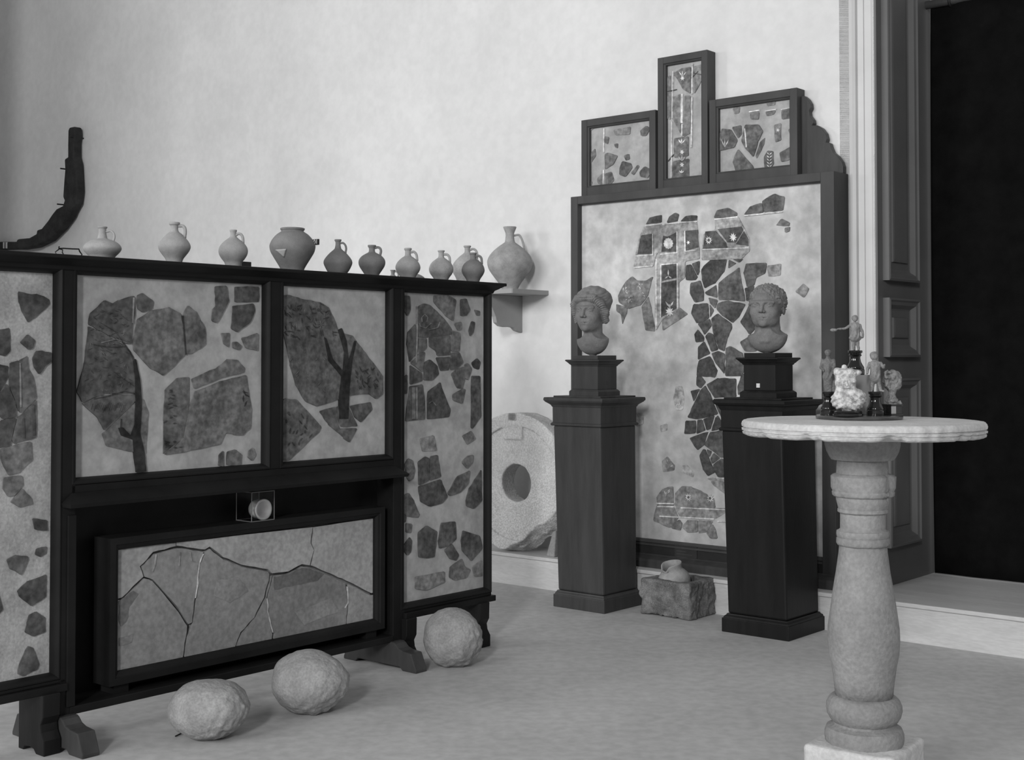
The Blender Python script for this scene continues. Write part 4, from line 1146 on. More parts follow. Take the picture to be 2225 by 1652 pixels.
# ================================================================== jars
def depth_at(fr, px, py, y):
    r = ray(px, py)
    t_ = (fr.ey.dot(fr.o) + y) / fr.ey.dot(r)
    return (r * t_).y, (Vector((0, 0, CAMZ)) + r * t_)
def jar(name, label, cat, fr, y, cx, prof, base_hw, base_z, mat, handle=None, hr=3.0, group=None, necky=None, neckmat=None):
    prof = sorted(prof, key=lambda p: -p[1])
    d, P0 = depth_at(fr, cx, prof[0][1], y)
    s = d / F
    rt = thing(name, label, cat, Matrix.Translation((P0.x, P0.y, base_z)), group)
    zz = lambda py: depth_at(fr, cx, py, y)[1].z - base_z
    pr = [(base_hw * s * .96, 0.0), (base_hw * s, .004)]
    pr += [(hw * s, zz(py)) for hw, py in prof if zz(py) > .008]
    # smooth the body with a Catmull-Rom pass
    q = []
    for i in range(len(pr) - 1):
        p0, p1, p2, p3 = pr[max(0, i - 1)], pr[i], pr[i + 1], pr[min(len(pr) - 1, i + 2)]
        for k in range(3):
            t_ = k / 3
            q.append(tuple(max(.001, .5 * ((2 * p1[c]) + (-p0[c] + p2[c]) * t_ + (2 * p0[c] - 5 * p1[c] + 4 * p2[c] - p3[c]) * t_ * t_ + (-p0[c] + 3 * p1[c] - 3 * p2[c] + p3[c]) * t_ ** 3)) for c in (0, 1)))
    q = [(a_, max(0.0, z_)) for a_, z_ in q]
    q.append(pr[-1])
    rr, zr = pr[-1]
    q += [(rr * .92, zr + .0015), (rr * .78, zr - .001), (rr * .62, zr - .02), (rr * .6, zr - .05)]
    def wob(p, a_, r, z):
        w_ = 1 + .008 * math.sin(a_ * 2 + z * 30) + .004 * math.sin(a_ * 5)
        return (p[0] * w_, p[1] * w_, p[2])
    bd = MB().lathe(q, 44, fn=wob).build('body', mat, rt, smooth=True)
    if handle:
        pts = [((px - cx) * s, 0, zz(py)) for px, py in handle]
        # refine
        hp = []
        for i in range(len(pts) - 1):
            p0, p1, p2, p3 = [Vector(pts[max(0, min(len(pts) - 1, i + k))]) for k in (-1, 0, 1, 2)]
            for k in range(4):
                t_ = k / 4
                hp.append(.5 * ((2 * p1) + (-p0 + p2) * t_ + (2 * p0 - 5 * p1 + 4 * p2 - p3) * t_ * t_ + (-p0 + 3 * p1 - 3 * p2 + p3) * t_ ** 3))
        hp.append(Vector(pts[-1]))
        hp[0] = hp[0] + Vector((-.006, 0, 0)); hp[-1] = hp[-1] + Vector((0, 0, -.006))
        MB().tube(hp, hr * s, 10).build('handle', mat, rt, smooth=True)
    return rt, s, zz
zz4 = lambda ox, oy, s, pts: zpx(ox, oy, s, pts)
JB = 'one-handled jugs along the top of the screen'
h1 = lambda p: zpx(160, 460, 5.298, p)
h2 = lambda p: zpx(560, 460, 7.417, p)
h3 = lambda p: zpx(820, 470, 5.5625, p)
jy = .09
jar('clay_jug', 'squat flat-bodied clay jug beside the bent wire on the screen', 'jug', SC, jy, 222, [(10.8, 493.5), (10.2, 495.5), (8.3, 498), (8.3, 507), (9.6, 514), (12, 519), (26, 524), (36, 531), (40.3, 539), (38, 546), (33, 552), (29, 556)], 24, zTop, M_TERRA, h1([(380, 232), (420, 222), (455, 245), (468, 290), (457, 338)]), 2.4)
jar('clay_jug', 'round clay jug with thick rim and banded shoulder on the screen', 'jug', SC, jy, 378.6, [(11.8, 484), (11.6, 488), (8.7, 490.5), (7.8, 498), (10, 504), (16, 508.5), (24, 517), (31, 526), (34.6, 535.5), (31.8, 545), (25.5, 554), (19, 563)], 16, zTop, M_TERRA, h1([(1222, 165), (1255, 166), (1278, 195), (1283, 240), (1276, 285)]), 3.6)
jar('clay_jug', 'plump clay jug with short narrow neck standing before a small dark block', 'jug', SC, jy, 506.5, [(8, 500.5), (7.6, 503), (6.5, 506), (6.6, 513), (10, 517.5), (21, 526), (28.6, 535.5), (31.4, 545), (29.8, 554), (24.5, 563), (18.5, 571)], 16, zTop, M_TERRA, h1([(1868, 272), (1890, 256), (1925, 262), (1945, 300), (1950, 350)]), 3.0)
rt4, s4, z4 = jar('storage_jar', 'big wide-mouthed handleless jar with a pale triangular patch on the screen', 'jar', SC, .12, 635.2, [(26.5, 496.4), (26.3, 499.5), (24.2, 501.8), (25.5, 504), (35, 510.5), (44, 520.7), (48.7, 530), (49.7, 537), (47, 548), (39.5, 561), (31.5, 574), (26, 584)], 24, zTop, M_TERRB, None)
jar('clay_jug', 'clay jug with sloping pear-shaped shoulders standing next to the big wide jar', 'jug', SC, jy, 734.2, [(7.7, 521.3), (7.2, 524), (5.7, 526), (5.6, 532), (7.2, 540), (10.5, 543.6), (19.5, 551.7), (28.2, 562.5), (31, 570.6), (28.8, 578.6), (23.5, 589)], 18, zTop, M_TERRB, h2([(1330, 510), (1375, 506), (1412, 545), (1424, 600), (1414, 655)]), 2.3)
jar('clay_jug', 'clay jug with flared rim and broad smooth shoulder on the screen', 'jug', SC, jy, 808, [(9.2, 533.5), (9, 536), (7.2, 538.5), (6.4, 542), (7.4, 548), (13, 551.3), (22, 557), (27.5, 563.8), (29, 571), (27.3, 578.6), (22.3, 587), (17, 595)], 14, zTop, M_TERRB, h2([(1885, 588), (1930, 575), (1970, 592), (1985, 640), (1972, 695)]), 2.8)
jar('clay_jug', 'globular clay jug with thick collar rim and tiny jug behind it', 'jug', SC, jy, 886.3, [(8.3, 540), (8.2, 543), (6.5, 545), (6.4, 553), (8, 557), (14, 561), (22.5, 569.5), (27, 579.7), (25.2, 588.7), (19.5, 597.6)], 15, zTop, M_TERRA, h3([(412, 436), (440, 430), (470, 462), (480, 525)]), 2.8)
jar('clay_jug', 'clay jug with flaking whitish shoulder next to two overlapping jugs', 'jug', SC, jy, 958.6, [(7.8, 545), (7.4, 547), (6, 549), (6, 557), (7.5, 560.5), (12.5, 564), (22, 572.5), (26.4, 584), (24.3, 594), (18, 603)], 14, zTop, M_TERRC, h3([(808, 462), (845, 465), (870, 497), (876, 550)]), 2.8)
jar('clay_jug', 'pale larger clay jug half hidden behind a smaller darker jug', 'jug', SC, .255, 1015.4, [(8.2, 534.7), (8, 537), (6.2, 539), (6, 547), (8.5, 551), (18, 558.5), (29, 570.7), (33, 581.5), (31.4, 592), (25, 604)], 20, zTop, M_TERRC, h3([(1118, 412), (1150, 396), (1185, 410), (1205, 450), (1203, 500)]), 2.6)
jar('clay_jug', 'small dark clay jug in front of the pale one at the end of the screen', 'jug', SC, .05, 1028, [(8, 550), (7.8, 552.5), (6.3, 554.5), (6.4, 562), (9, 565.5), (15, 569), (21.5, 576), (25, 587), (22.5, 596), (16, 606)], 13, zTop, M_TERRB, h3([(1195, 485), (1225, 480), (1255, 505), (1262, 565)]), 2.8)
jar('clay_jug', 'tiny jug with pinched rim peeping out low behind the globular jug', 'jug', SC, .27, 853.5, [(6, 587.5), (4.5, 589.5), (3.6, 592), (4, 597), (8, 602), (12, 610)], 9, zTop, M_TERRC, [(857, 591), (861, 590), (865, 595), (865, 602)], 1.8)
jar('clay_bowl', 'low pale bowl mostly hidden behind the globular jug', 'bowl', SC, .26, 898, [(14, 597), (20, 600), (25, 606), (22, 612)], 14, zTop, M_TERRC, None)
jar('tall_jug', 'tall big-bellied jug with funnel neck standing on the wall shelf', 'jug', WL, WALL_Y - .17, 1107.8, [(14.7, 493.4), (14, 496), (12.3, 500), (9.6, 507), (9.4, 509.5), (9.2, 513), (10.5, 524), (13, 528), (27, 538), (39, 549), (47, 560), (49.8, 571), (46.3, 585), (36.5, 599.4), (26, 613), (19, 625)], 18, ZS, M_TERRC, h3([(1640, 238), (1695, 226), (1725, 240), (1755, 305), (1778, 405)]), 2.4)
# pale repair patch on the big jar
V = []
d4 = .0015
pp = zpx(560, 460, 7.417, [(328, 640), (520, 632), (470, 762)])
body = [c_ for c_ in rt4.children][0]
prof_pts = sorted({(round(math.hypot(v.co.x, v.co.y), 4), round(v.co.z, 4)) for v in body.data.vertices if v.co.z < z4(505) and v.co.z > 0}, key=lambda p: p[1])
def rad_at(z):
    zs_ = [p[1] for p in prof_pts]; rs_ = [p[0] for p in prof_pts]
    return float(np.interp(z, zs_, rs_))
N_ = 8
idx = {}
verts, faces = [], []
pt3 = [((px - 635.2) * s4, z4(py)) for px, py in pp]
for i in range(N_ + 1):
    for j in range(N_ + 1 - i):
        u, v = i / N_, j / N_
        x = pt3[0][0] * (1 - u - v) + pt3[1][0] * u + pt3[2][0] * v
        z = pt3[0][1] * (1 - u - v) + pt3[1][1] * u + pt3[2][1] * v
        r = rad_at(z) * 1.008 + d4
        idx[i, j] = len(verts)
        verts.append((x, -math.sqrt(max(1e-6, r * r - x * x)), z))
for i in range(N_):
    for j in range(N_ - i):
        faces.append((idx[i, j], idx[i + 1, j], idx[i, j + 1]))
        if j < N_ - i - 1:
            faces.append((idx[i + 1, j], idx[i + 1, j + 1], idx[i, j + 1]))
po = MB().add(verts, faces).build('patch', M_PATCH, rt4, smooth=True)
po.modifiers.new('thickness', 'SOLIDIFY').thickness = .002

# little dark block and bent wire on the screen
x0, z_ = SC.hit(522, 570, .15); x1, _ = SC.hit(543, 570, .15)
o = MB().box(-(x1 - x0) / 2, (x1 - x0) / 2, -.03, .03, 0, SC.hit(533, 569, .15)[1] - zTop).build('wood_block', M_PED1, bevel=.002)
o.matrix_world = SC.mat((x0 + x1) / 2, .17, zTop)
tag(o, 'small dark wooden block lying behind the plump jug', 'block')
wr = thing('bent_wire', 'bent black wire hanger lying on the screen near the squat jug', 'wire', SC.mat(hx(150, 545, .05), .05, zTop))
wx0 = hx(150, 545, .05)
def wp(pts):
    return [(SC.hit(px, py, .05)[0] - wx0, 0.012 * (i % 2), max(.003, SC.hit(px, py, .05)[1] - zTop)) for i, (px, py) in enumerate(Zp(pts))]
MB().tube(wp([(558, 1288), (572, 1303), (600, 1303), (700, 1306), (745, 1310), (770, 1330), (774, 1362), (774, 1385)]), .0026, 8).build('long_wire', M_WIRE, wr, smooth=True)
MB().tube(wp([(535, 1375), (540, 1335), (556, 1312), (575, 1305), (592, 1318), (606, 1340), (608, 1380)]), .002, 8).build('loop_wire', M_WIRE, wr, smooth=True)

# ================================================================== pedestals
def pedestal(label, corner_px, a_base, a_b0, a_b1, a_corn, zc1, shift, mat):
    P = floor_pt(*corner_px)
    x, y = WL.loc(P)
    cx, cy = x - a_base / 2, y + a_base / 2
    rt = thing('pedestal', label, 'pedestal', WL.mat(cx, cy, 0))
    k = zc1 / 1.0975
    h = lambda a: a / 2
    S_ = lambda z, a, s: (z * k, h(a), h(a), s, 0)
    MB().sections([S_(0, a_base, 0), S_(.066, a_base, 0)]).build('base', mat, rt, bevel=.003)
    MB().sections([S_(.066, a_base - .012, 0), S_(.074, a_base - .016, 0), S_(.080, a_b0 + .010, 0), S_(.086, a_b0 + .006, 0)]).build('base_moulding', mat, rt)
    sh = MB().sections([S_(.086, a_b0, 0), S_(.95, a_b1, shift)]).build('shaft', mat, rt, bevel=.010)
    MB().sections([S_(.95, a_b1 + .004, shift), S_(1.05, a_b1 + .006, shift)]).build('frieze', mat, rt, bevel=.002)
    MB().sections([S_(.948, a_b1 + .012, shift), S_(.953, a_b1 + .02, shift), S_(.960, a_b1 + .02, shift), S_(.965, a_b1 + .008, shift)]).build('neck_bead', mat, rt)
    c = a_corn
    MB().sections([S_(1.045, a_b1 + .004, shift), S_(1.05, a_b1 + .012, shift), S_(1.058, a_b1 + .020, shift), S_(1.066, c - .034, shift), S_(1.074, c - .012, shift), S_(1.079, c - .006, shift), S_(1.081, c, shift), S_(1.092, c, shift), S_(1.0975, c - .006, shift)]).build('cornice', mat, rt)
    MB().sections([S_(1.0975, c - .075, shift), S_(1.106, c - .075, shift)]).build('top_slab', mat, rt, bevel=.002)
    return rt, cx + shift, cy, 1.106 * k

def bust_block(label, cx, cy, z0, a_base, a_body, a_corn, a_slab, hgt, mat, tag_face, tagmat):
    rt = thing('bust_plinth', label, 'plinth', WL.mat(cx, cy, z0))
    k = hgt / .212
    S_ = lambda z, a: (z * k, a / 2, a / 2, 0, 0)
    MB().sections([S_(0, a_base), S_(.022, a_base), S_(.026, a_base - .006), S_(.032, a_body + .006), S_(.034, a_body)]).build('base', mat, rt)
    MB().sections([S_(.034, a_body), S_(.158, a_body)]).build('body', mat, rt, bevel=.002)
    c = a_corn
    MB().sections([S_(.155, a_body + .004), S_(.163, a_body + .014), S_(.166, a_body + .022), S_(.174, c - .02), S_(.180, c - .008), S_(.183, c), S_(.188, c), S_(.190, c - .006)]).build('cornice', mat, rt)
    MB().sections([S_(.190, a_slab), S_(.212, a_slab)]).build('slab', mat, rt, bevel=.0015)
    hb = a_body / 2
    if tag_face == 'right':
        MB().box(hb - .001, hb + .0012, hb * .02 - .008, hb * .02 + .008, .058, .078).build('paper_label', tagmat, rt)
    else:
        MB().box(-.016, .003, -hb - .0012, -hb + .001, .048, .068).build('paper_label', tagmat, rt, bevel=.0005)
    return rt, z0 + hgt

p1, c1x, c1y, zt1 = pedestal('tall brown wooden pedestal carrying the woman\'s bust', (1313, 1335), .333, .297, .312, .386, 1.0975, -.018, M_PED1)
b1, zb1 = bust_block('small brown moulded plinth under the woman\'s bust', c1x, c1y, zt1, .192, .168, .222, .166, .212, M_PED1, 'right', M_FRAME)
p2, c2x, c2y, zt2 = pedestal('tall black wooden pedestal carrying the curly-haired man\'s bust', (1714, 1395), .358, .315, .325, .385, 1.106, -.022, M_PED2)
b2, zb2 = bust_block('small black moulded plinth with white paper tag under the man\'s bust', c2x, c2y, zt2, .198, .171, .226, .168, .214, M_PED2, 'left', M_WHITE)

# ------------------------------------------------------------------ marble busts
def face(s, zs=1.0, fy=0.0, wide=1.0, heavy=0.0):
    w = wide
    for q in (-1, 1):
        s.add(s.cap((q * .012 * w, -.099 + fy, .1285 * zs), (q * .047 * w, -.083 + fy, .129 * zs), .0075 + heavy, .006 + heavy), .010)
        s.add(s.ell((q * .040 * w, -.064 + fy, .080 * zs), (.024, .026, .026)), .02)
    for q in (-1, 1):
        s.sub(s.ell((q * .030 * w, -.110 + fy, .113 * zs), (.021 * w, .018, .0125)), .008)
    for q in (-1, 1):
        s.add(s.ell((q * .031 * w, -.0845 + fy, .112 * zs), (.0165, .0125, .0095)), .002)
        s.add(s.cap((q * .016 * w, -.094 + fy, .115 * zs), (q * .031 * w, -.0975 + fy, .1215 * zs), .0026), .003)
        s.add(s.cap((q * .031 * w, -.0975 + fy, .1215 * zs), (q * .047 * w, -.086 + fy, .114 * zs), .0026), .003)
        s.add(s.cap((q * .019 * w, -.093 + fy, .106 * zs), (q * .044 * w, -.087 + fy, .106 * zs), .0018), .003)
    s.add(s.cap((0, -.098 + fy, .128 * zs), (0, -.117 + fy, .086 * zs), .0072, .0098), .009)
    for q in (-1, 1):
        s.add(s.ell((q * .0110, -.1065 + fy, .0815 * zs), (.0072, .009, .0062)), .004)
        s.sub(s.ell((q * .006, -.113 + fy, .0755 * zs), (.0035, .005, .0025)), .002)
    s.add(s.ell((0, -.082 + fy, .050 * zs), (.030, .017, .022)), .016)
    for q in (-1, 1):
        s.add(s.cap((0, -.0995 + fy, .0550 * zs), (q * .022, -.089 + fy, .0505 * zs), .0040, .0022), .003)
        s.add(s.cap((0, -.0975 + fy, .0440 * zs), (q * .017, -.0885 + fy, .0470 * zs), .0050, .0024), .003)
    s.sub(s.cap((-.023, -.097 + fy, .0494 * zs), (.023, -.097 + fy, .0494 * zs), .0016), .002)
    s.add(s.ell((0, -.081 + fy, .020 * zs), (.020, .017, .016)), .014)

def ears(s, x, y, z):
    for q in (-1, 1):
        s.add(s.ell((q * x, y, z), (.009, .018, .028)), .006)
        s.sub(s.ell((q * (x + .008), y - .002, z + .002), (.005, .009, .016)), .003)

def chest(s, rx, ry, rz, z0):
    e_ = s.ell((0, .008, z0), (rx, ry, rz))
    roof = (s.Z - z0 - .002 - 7.0 * np.maximum(rx - np.abs(s.X), 0) ** 2 - .16 * (s.Y - .008)) * .85
    return -smin(-roof, -e_, .005)

def woman():
    s = SDF((-.125, -.145, -.135), (.125, .155, .262), .0026)
    s.add(s.ell((0, .02, .145), (.086, .103, .090)))
    s.add(s.ell((0, -.028, .098), (.069, .074, .098)), .02)
    s.add(s.ell((0, -.040, .042), (.048, .048, .042)), .02)
    face(s)
    s.add(s.cap((0, .010, .05), (0, .012, -.05), .050, .052), .018)
    s.add(chest(s, .091, .058, .086, -.036), .016)
    hair = np.full(s.X.shape, 10.0)
    ch = [(-.082, -.004, .062), (-.087, -.022, .105), (-.080, -.050, .146), (-.048, -.076, .176), (0, -.085, .186), (.048, -.076, .176), (.080, -.050, .146), (.087, -.022, .105), (.082, -.004, .062)]
    for p, q in zip(ch[:-1], ch[1:]):
        hair = smin(hair, s.cap(p, q, .019), .010)
    phi = np.arctan2(s.X, s.Z - .10)
    fr = np.clip((.190 - s.Z + .25 * np.abs(s.X)) * 40, 0, 1) * np.clip((-s.Y - .0) * 40, 0, 1)
    hair = smin(hair, s.ell((0, .020, .168), (.099, .104, .080)), .020)
    hair = smin(hair, s.ell((0, .095, .10), (.05, .05, .055)), .02)
    hair = hair + fr * .0018 * np.sin(phi * 58) + (1 - fr) * .0012 * np.sin(phi * 22 + 46 * s.Y) + .004 * fbm(s.X * 38, s.Y * 38, s.Z * 38, 2)
    dr = np.abs(s.Z - .208 - .30 * s.Y)
    hair = hair + .0035 * np.clip(1 - dr / .005, 0, 1)
    s.d = smin(s.d, hair, .003)
    s.d += .0012 * fbm(s.X * 80, s.Y * 80, s.Z * 80, 2)
    s.add(s.cap((0, .01, -.114), (0, .01, -.124), .018), .004)
    return s

def man():
    s = SDF((-.12, -.145, -.135), (.12, .15, .235), .0026)
    s.add(s.ell((0, .02, .122), (.076, .098, .082)))
    s.add(s.ell((0, -.028, .090), (.070, .074, .090)), .02)
    s.add(s.ell((0, -.034, .037), (.061, .053, .039)), .02)
    face(s, .94, 0, 1.08, .0025)
    ears(s, .079, .014, .090)
    s.add(s.cap((0, .012, .04), (0, .014, -.05), .058, .062), .016)
    s.add(chest(s, .098, .062, .088, -.036), .018)
    for q in (-1, 1):
        s.add(s.cap((q * .052, .006, .0), (q * .012, -.046, -.066), .009, .008), .014)
    hair = s.ell((0, .024, .130), (.092, .107, .089))
    hair = hair + .0045 - .020 * np.abs(vnoise(s.X * 68, s.Y * 68, s.Z * 68)) + .006 * vnoise(s.X * 130, s.Y * 130, s.Z * 130)
    cut = -((s.Y + .100) * .80 + (s.Z - .154)) * .75 + .016 * vnoise(s.X * 55, s.Y * 55 + 9, s.Z * 55)
    hair = -smin(-hair, -cut, .006)
    s.d = smin(s.d, hair, .004)
    for _ in range(26):
        a_, e_ = RNG.uniform(-2.5, -.6), RNG.uniform(.75, 1.35)
        p = (.088 * math.cos(a_) * math.cos(e_), .022 + .105 * math.sin(a_) * math.cos(e_), .128 + .090 * math.sin(e_))
        s.sub(s.ell(p, (.004, .004, .005)), .002)
    s.d += .0012 * fbm(s.X * 80, s.Y * 80, s.Z * 80, 2)
    s.add(s.cap((0, .01, -.114), (0, .01, -.124), .018), .004)
    return s

def place_bust(name, label, s, mat, cx, cy, z, rz, k=1.0):
    P = WL.world(cx, cy, z + .123 * k)
    o = s.build(name, mat)
    o.matrix_world = Matrix.Translation(P) @ Matrix.Rotation(rz, 4, 'Z') @ Matrix.Scale(k, 4)
    tag(o, label, 'bust')
    return o
place_bust('marble_bust', 'marble bust of a woman with thick rolled ribbed hair', woman(), M_BUST1, c1x - .012, c1y - .005, zb1, math.radians(-30))
place_bust('marble_bust', 'marble bust of a stern man with short curly hair', man(), M_BUST2, c2x - .005, c2y, zb2, math.radians(-25), .985)

# ================================================================== millstone, wedge
mx, mz = WL.hit(1118, 1050, .01)
R0 = mz - STEP_Z
s = SDF((-R0 - .03, -.03, -R0 - .03), (R0 + .03, .17, R0 + .03), .006)
rr = np.sqrt(s.X ** 2 + s.Z ** 2)
cyl = np.maximum(rr - R0, np.abs(s.Y - .065) - .065)
s.d = cyl
s.sub(np.maximum(rr - (R0 - .075), np.abs(s.Y - 0.0) - .016), .006)        # dished face inside a raised rim
s.sub(np.maximum(rr - .108, -np.ones_like(rr)), .01)
s.sub(s.box((-.015, 0.0, R0), (.030, .06, .045)), .006)                     # slot in the rim
s.add(s.box((-.02, .020, R0 - .105), (.075, .016, .05), .008), .01)         # raised lug
brk = .275 - (.56 * s.X - .83 * s.Z - .55 * s.Y) + .05 * fbm(s.X * 9, s.Y * 9, s.Z * 9, 3)
s.sub(brk, .006)                                                            # broken corner
s.sub(s.box((.03, 0.0, -R0 + .0), (.035, .05, .05)), .008)
s.d += .004 * fbm(s.X * 30, s.Y * 30, s.Z * 30, 3)
o = s.build('millstone', M_MILL)
o.matrix_world = WL.mat(mx, .008, mz)
tag(o, 'large round millstone with central hole standing upright on the step', 'millstone')
wx = WL.hit(1200, 1190, .06)[0]
o = MB().add([(-.03, -.02, 0), (.03, -.02, 0), (.03, .04, 0), (-.03, .04, 0), (.005, -.005, .14), (.03, -.005, .15), (.03, .02, .15), (.005, .02, .14)], [(0, 3, 2, 1), (4, 5, 6, 7), (0, 1, 5, 4), (1, 2, 6, 5), (2, 3, 7, 6), (3, 0, 4, 7)]).build('stone_wedge', M_COLUMN, bevel=.006)
o.matrix_world = WL.mat(wx, .06, STEP_Z)
tag(o, 'thin pale stone wedge propped on the step against the millstone', 'stone')

# ================================================================== stone balls
def ball(label, px, py, hw, hh, seed, flat=0.0, rough_=1.0):
    sc = (py - HOR + hh) / CAMZ
    t_ = F / sc
    rx, rz = hw / sc, hh / sc
    s = SDF((-rx - .03, -rx - .03, -rz - .03), (rx + .03, rx + .03, rz + .03), .0055)
    s.d = s.ell((0, 0, 0), (rx, rx * .95, rz))
    n = fbm(s.X * 9 + seed, s.Y * 9, s.Z * 9, 3) * .014
    side = np.clip((s.X * 6 - s.Z * 5 + .2), 0, 1)
    s.d += n + side * rough_ * .012 * fbm(s.X * 42 + seed, s.Y * 42, s.Z * 42, 3) + .003 * fbm(s.X * 60, s.Y * 60 + seed, s.Z * 60, 2)
    s.d = np.maximum(s.d, -(s.Z + rz - .005 - flat))
    o = s.build('stone_ball', M_STONE)
    o.location = ((px - W / 2) / sc, t_, rz - .005 - flat)
    tag(o, label, 'stone ball')
ball('egg-shaped rough stone ball lying beside a thin twig', 457, 1531, 87, 64, 1.0)
ball('wide rough stone ball lying between the egg-shaped and the round one', 676, 1474, 83, 66, 5.0)
ball('rounder stone ball lying under the end of the black screen', 984, 1378, 64.5, 64.5, 9.0, .004)
P0, P1 = floor_pt(381, 1603), floor_pt(412, 1588)
o = MB().tube([P0 + Vector((0, 0, .004)), (P0 + P1) / 2 + Vector((.004, 0, .006)), P1 + Vector((0, 0, .006))], .0025, 6).build('twig', M_WIRE)
tag(o, 'thin dark twig on the floor at the egg-shaped ball', 'twig')

# ================================================================== stone block with pot
P = floor_pt(1498, 1350)
x, y = WL.loc(P)
bw, bd_, bh = .295, .245, .182
s = SDF((-bw / 2 - .03, -bd_ / 2 - .03, -.02), (bw / 2 + .03, bd_ / 2 + .03, bh + .03), .005)
taper = 1 + .05 * (s.Z - .09)
s.d = s.box((0, 0, bh / 2), (bw / 2, bd_ / 2, bh / 2), .012)
s.d += .012 * fbm(s.X * 12, s.Y * 12, s.Z * 12, 3) + .013 * fbm(s.X * 40, s.Y * 40, s.Z * 40, 3) * np.clip((bh - .005 - s.Z) * 60, .15, 1)
s.sub(np.maximum(np.sqrt((s.X + .0) ** 2 + (s.Y - .0) ** 2) - .096 - .006 * np.sin(5 * np.arctan2(s.Y, s.X)), .07 - s.Z), .008)
s.sub(s.cap((.02, -bd_ / 2 - .01, 0), (-.08, -bd_ / 2 - .01, .0), .012), .01)
s.d = np.maximum(s.d, -s.Z + .001)
o = s.build('stone_mortar', M_BLOCK)
o.matrix_world = WL.mat(x - bw / 2, y + bd_ / 2, 0)
tag(o, 'rough square stone block with a round hollow standing between the pedestals', 'stone block')
pt = thing('broken_pot', 'broken clay pot with wide rim set in the hollow stone block', 'pot', WL.mat(x - bw / 2 - .004, y + bd_ / 2 + .004, .080) @ Matrix.Rotation(math.radians(13), 4, 'X') @ Matrix.Rotation(math.radians(-4), 4, 'Y'))
def chip(p, a_, r, z):
    k_ = max(0, math.cos(a_ + 2.0)) ** 4
    return (p[0], p[1], p[2] - (.030 * k_ + .006 * math.sin(a_ * 7) * k_ if z > .160 else 0))
MB().lathe([(.001, 0), (.040, .001), (.066, .03), (.082, .075), (.083, .100), (.076, .122), (.062, .140), (.052, .149), (.049, .154), (.050, .166), (.0535, .178), (.0545, .183), (.052, .186), (.049, .182), (.046, .166), (.045, .150), (.060, .128), (.072, .10), (.055, .04), (.001, .02)], 56, fn=chip).build('body', M_TERRC, pt, smooth=True)

# ================================================================== round marble table
TT = 4.24
TX = (1872 - W / 2) / F * TT
sp = F / TT
tb = thing('marble_table', 'round chipped marble table on a stone baluster column', 'table', Matrix.Translation((TX, TT, 0)))
zt_top, zt_bot = 1.104, 1.054
R_ = 256 / sp
PROF = [(.001, zt_bot), (.30, zt_bot), (R_ - .012, zt_bot + .001), (R_ - .004, zt_bot + .006), (R_ - .002, zt_bot + .012), (R_ - .006, zt_bot + .0135), (R_ - .006, zt_bot + .016), (R_ - .001, zt_bot + .0175), (R_, zt_bot + .024), (R_ - .005, zt_bot + .0255), (R_ - .005, zt_bot + .028),
        (R_, zt_bot + .0295), (R_ + .001, zt_bot + .037), (R_ - .001, zt_bot + .044), (R_ - .006, zt_top - .001), (R_ - .014, zt_top), (.30, zt_top), (.2, zt_top), (.001, zt_top)]
_nz = [random.uniform(-1, 1) for _ in range(97)]
def n1(t_):
    i = int(math.floor(t_)); f_ = t_ - i
    f_ = f_ * f_ * (3 - 2 * f_)
    return _nz[i % 97] * (1 - f_) + _nz[(i + 1) % 97] * f_
CHIPS = [(-2.28, .05, .010), (-2.18, .03, .006), (-1.62, .06, .014), (-1.52, .03, .008), (-.95, .03, .012), (-.80, .025, .006), (-2.75, .05, .006), (1.2, .06, .012), (2.3, .05, .01)]
def edge(p, a_, r, z):
    if r < .31:
        return p
    k = .0025 * n1(a_ * 14) + .0015 * n1(a_ * 40 + z * 300)
    an = (a_ + math.pi) % (2 * math.pi) - math.pi
    dz = 0
    for c0, w_, d_ in CHIPS:
        g_ = math.exp(-((an - c0) / w_) ** 2)
        lowf = max(0, 1 - (z - zt_bot) / .026)
        k -= g_ * d_ * lowf
        dz += g_ * d_ * .8 * lowf
    f_ = (r + k) / r
    return (p[0] * f_, p[1] * f_, z + dz)
MB().lathe(PROF, 288, fn=edge).build('table_top', M_MARBLE, tb, autos=True)
zc = lambda py: CAMZ - (py - HOR) / sp
def col(lst):
    return [(hw / sp, zc(py)) for hw, py in lst][::-1]
def wear(amp, fq, seed):
    def f_(p, a_, r, z):
        k = 1 + amp * (n1(a_ * fq + seed + z * 20) * .6 + n1(z * 55 + seed) * .4)
        return (p[0] * k, p[1] * k, z)
    return f_
_w11 = wear(.024, 4, 11)
def broken(p, a_, r, z):
    p = _w11(p, a_, r, z)
    an = (a_ + math.pi) % (2 * math.pi) - math.pi
    if zc(1080) < z < zc(1028):
        g_ = math.exp(-((an + .75) / .22) ** 2) * .10 - math.exp(-((an + .35) / .22) ** 2) * .05
        f_ = 1 - g_ * (1 + .5 * n1(z * 200 + an * 9))
        return (p[0] * f_, p[1] * f_, p[2])
    return p
MB().lathe([(66 / sp, zc(998)), (70 / sp, zc(992)), (76 / sp, zc(980)), (80 / sp, zc(966)), (81 / sp, zt_bot + .002)], 56, fn=wear(.02, 3, 4)).build('capital', M_COLUMN, tb, autos=True)
MB().lathe(col([(53, 996), (54, 1012), (55, 1028), (62, 1030), (66.5, 1034), (67, 1058), (64, 1064), (63.5, 1066), (65, 1068), (64.5, 1074), (62, 1077), (57, 1079), (56.5, 1086), (53, 1102), (52, 1104), (54, 1106), (54, 1111), (51, 1113), (48, 1115), (47.5, 1147), (50, 1150), (55, 1152), (56, 1158), (55, 1164), (53.5, 1166), (55.5, 1168), (56, 1178), (54, 1182), (51, 1184)]), 96, fn=broken).build('neck_drum', M_COLUMN, tb, autos=True)
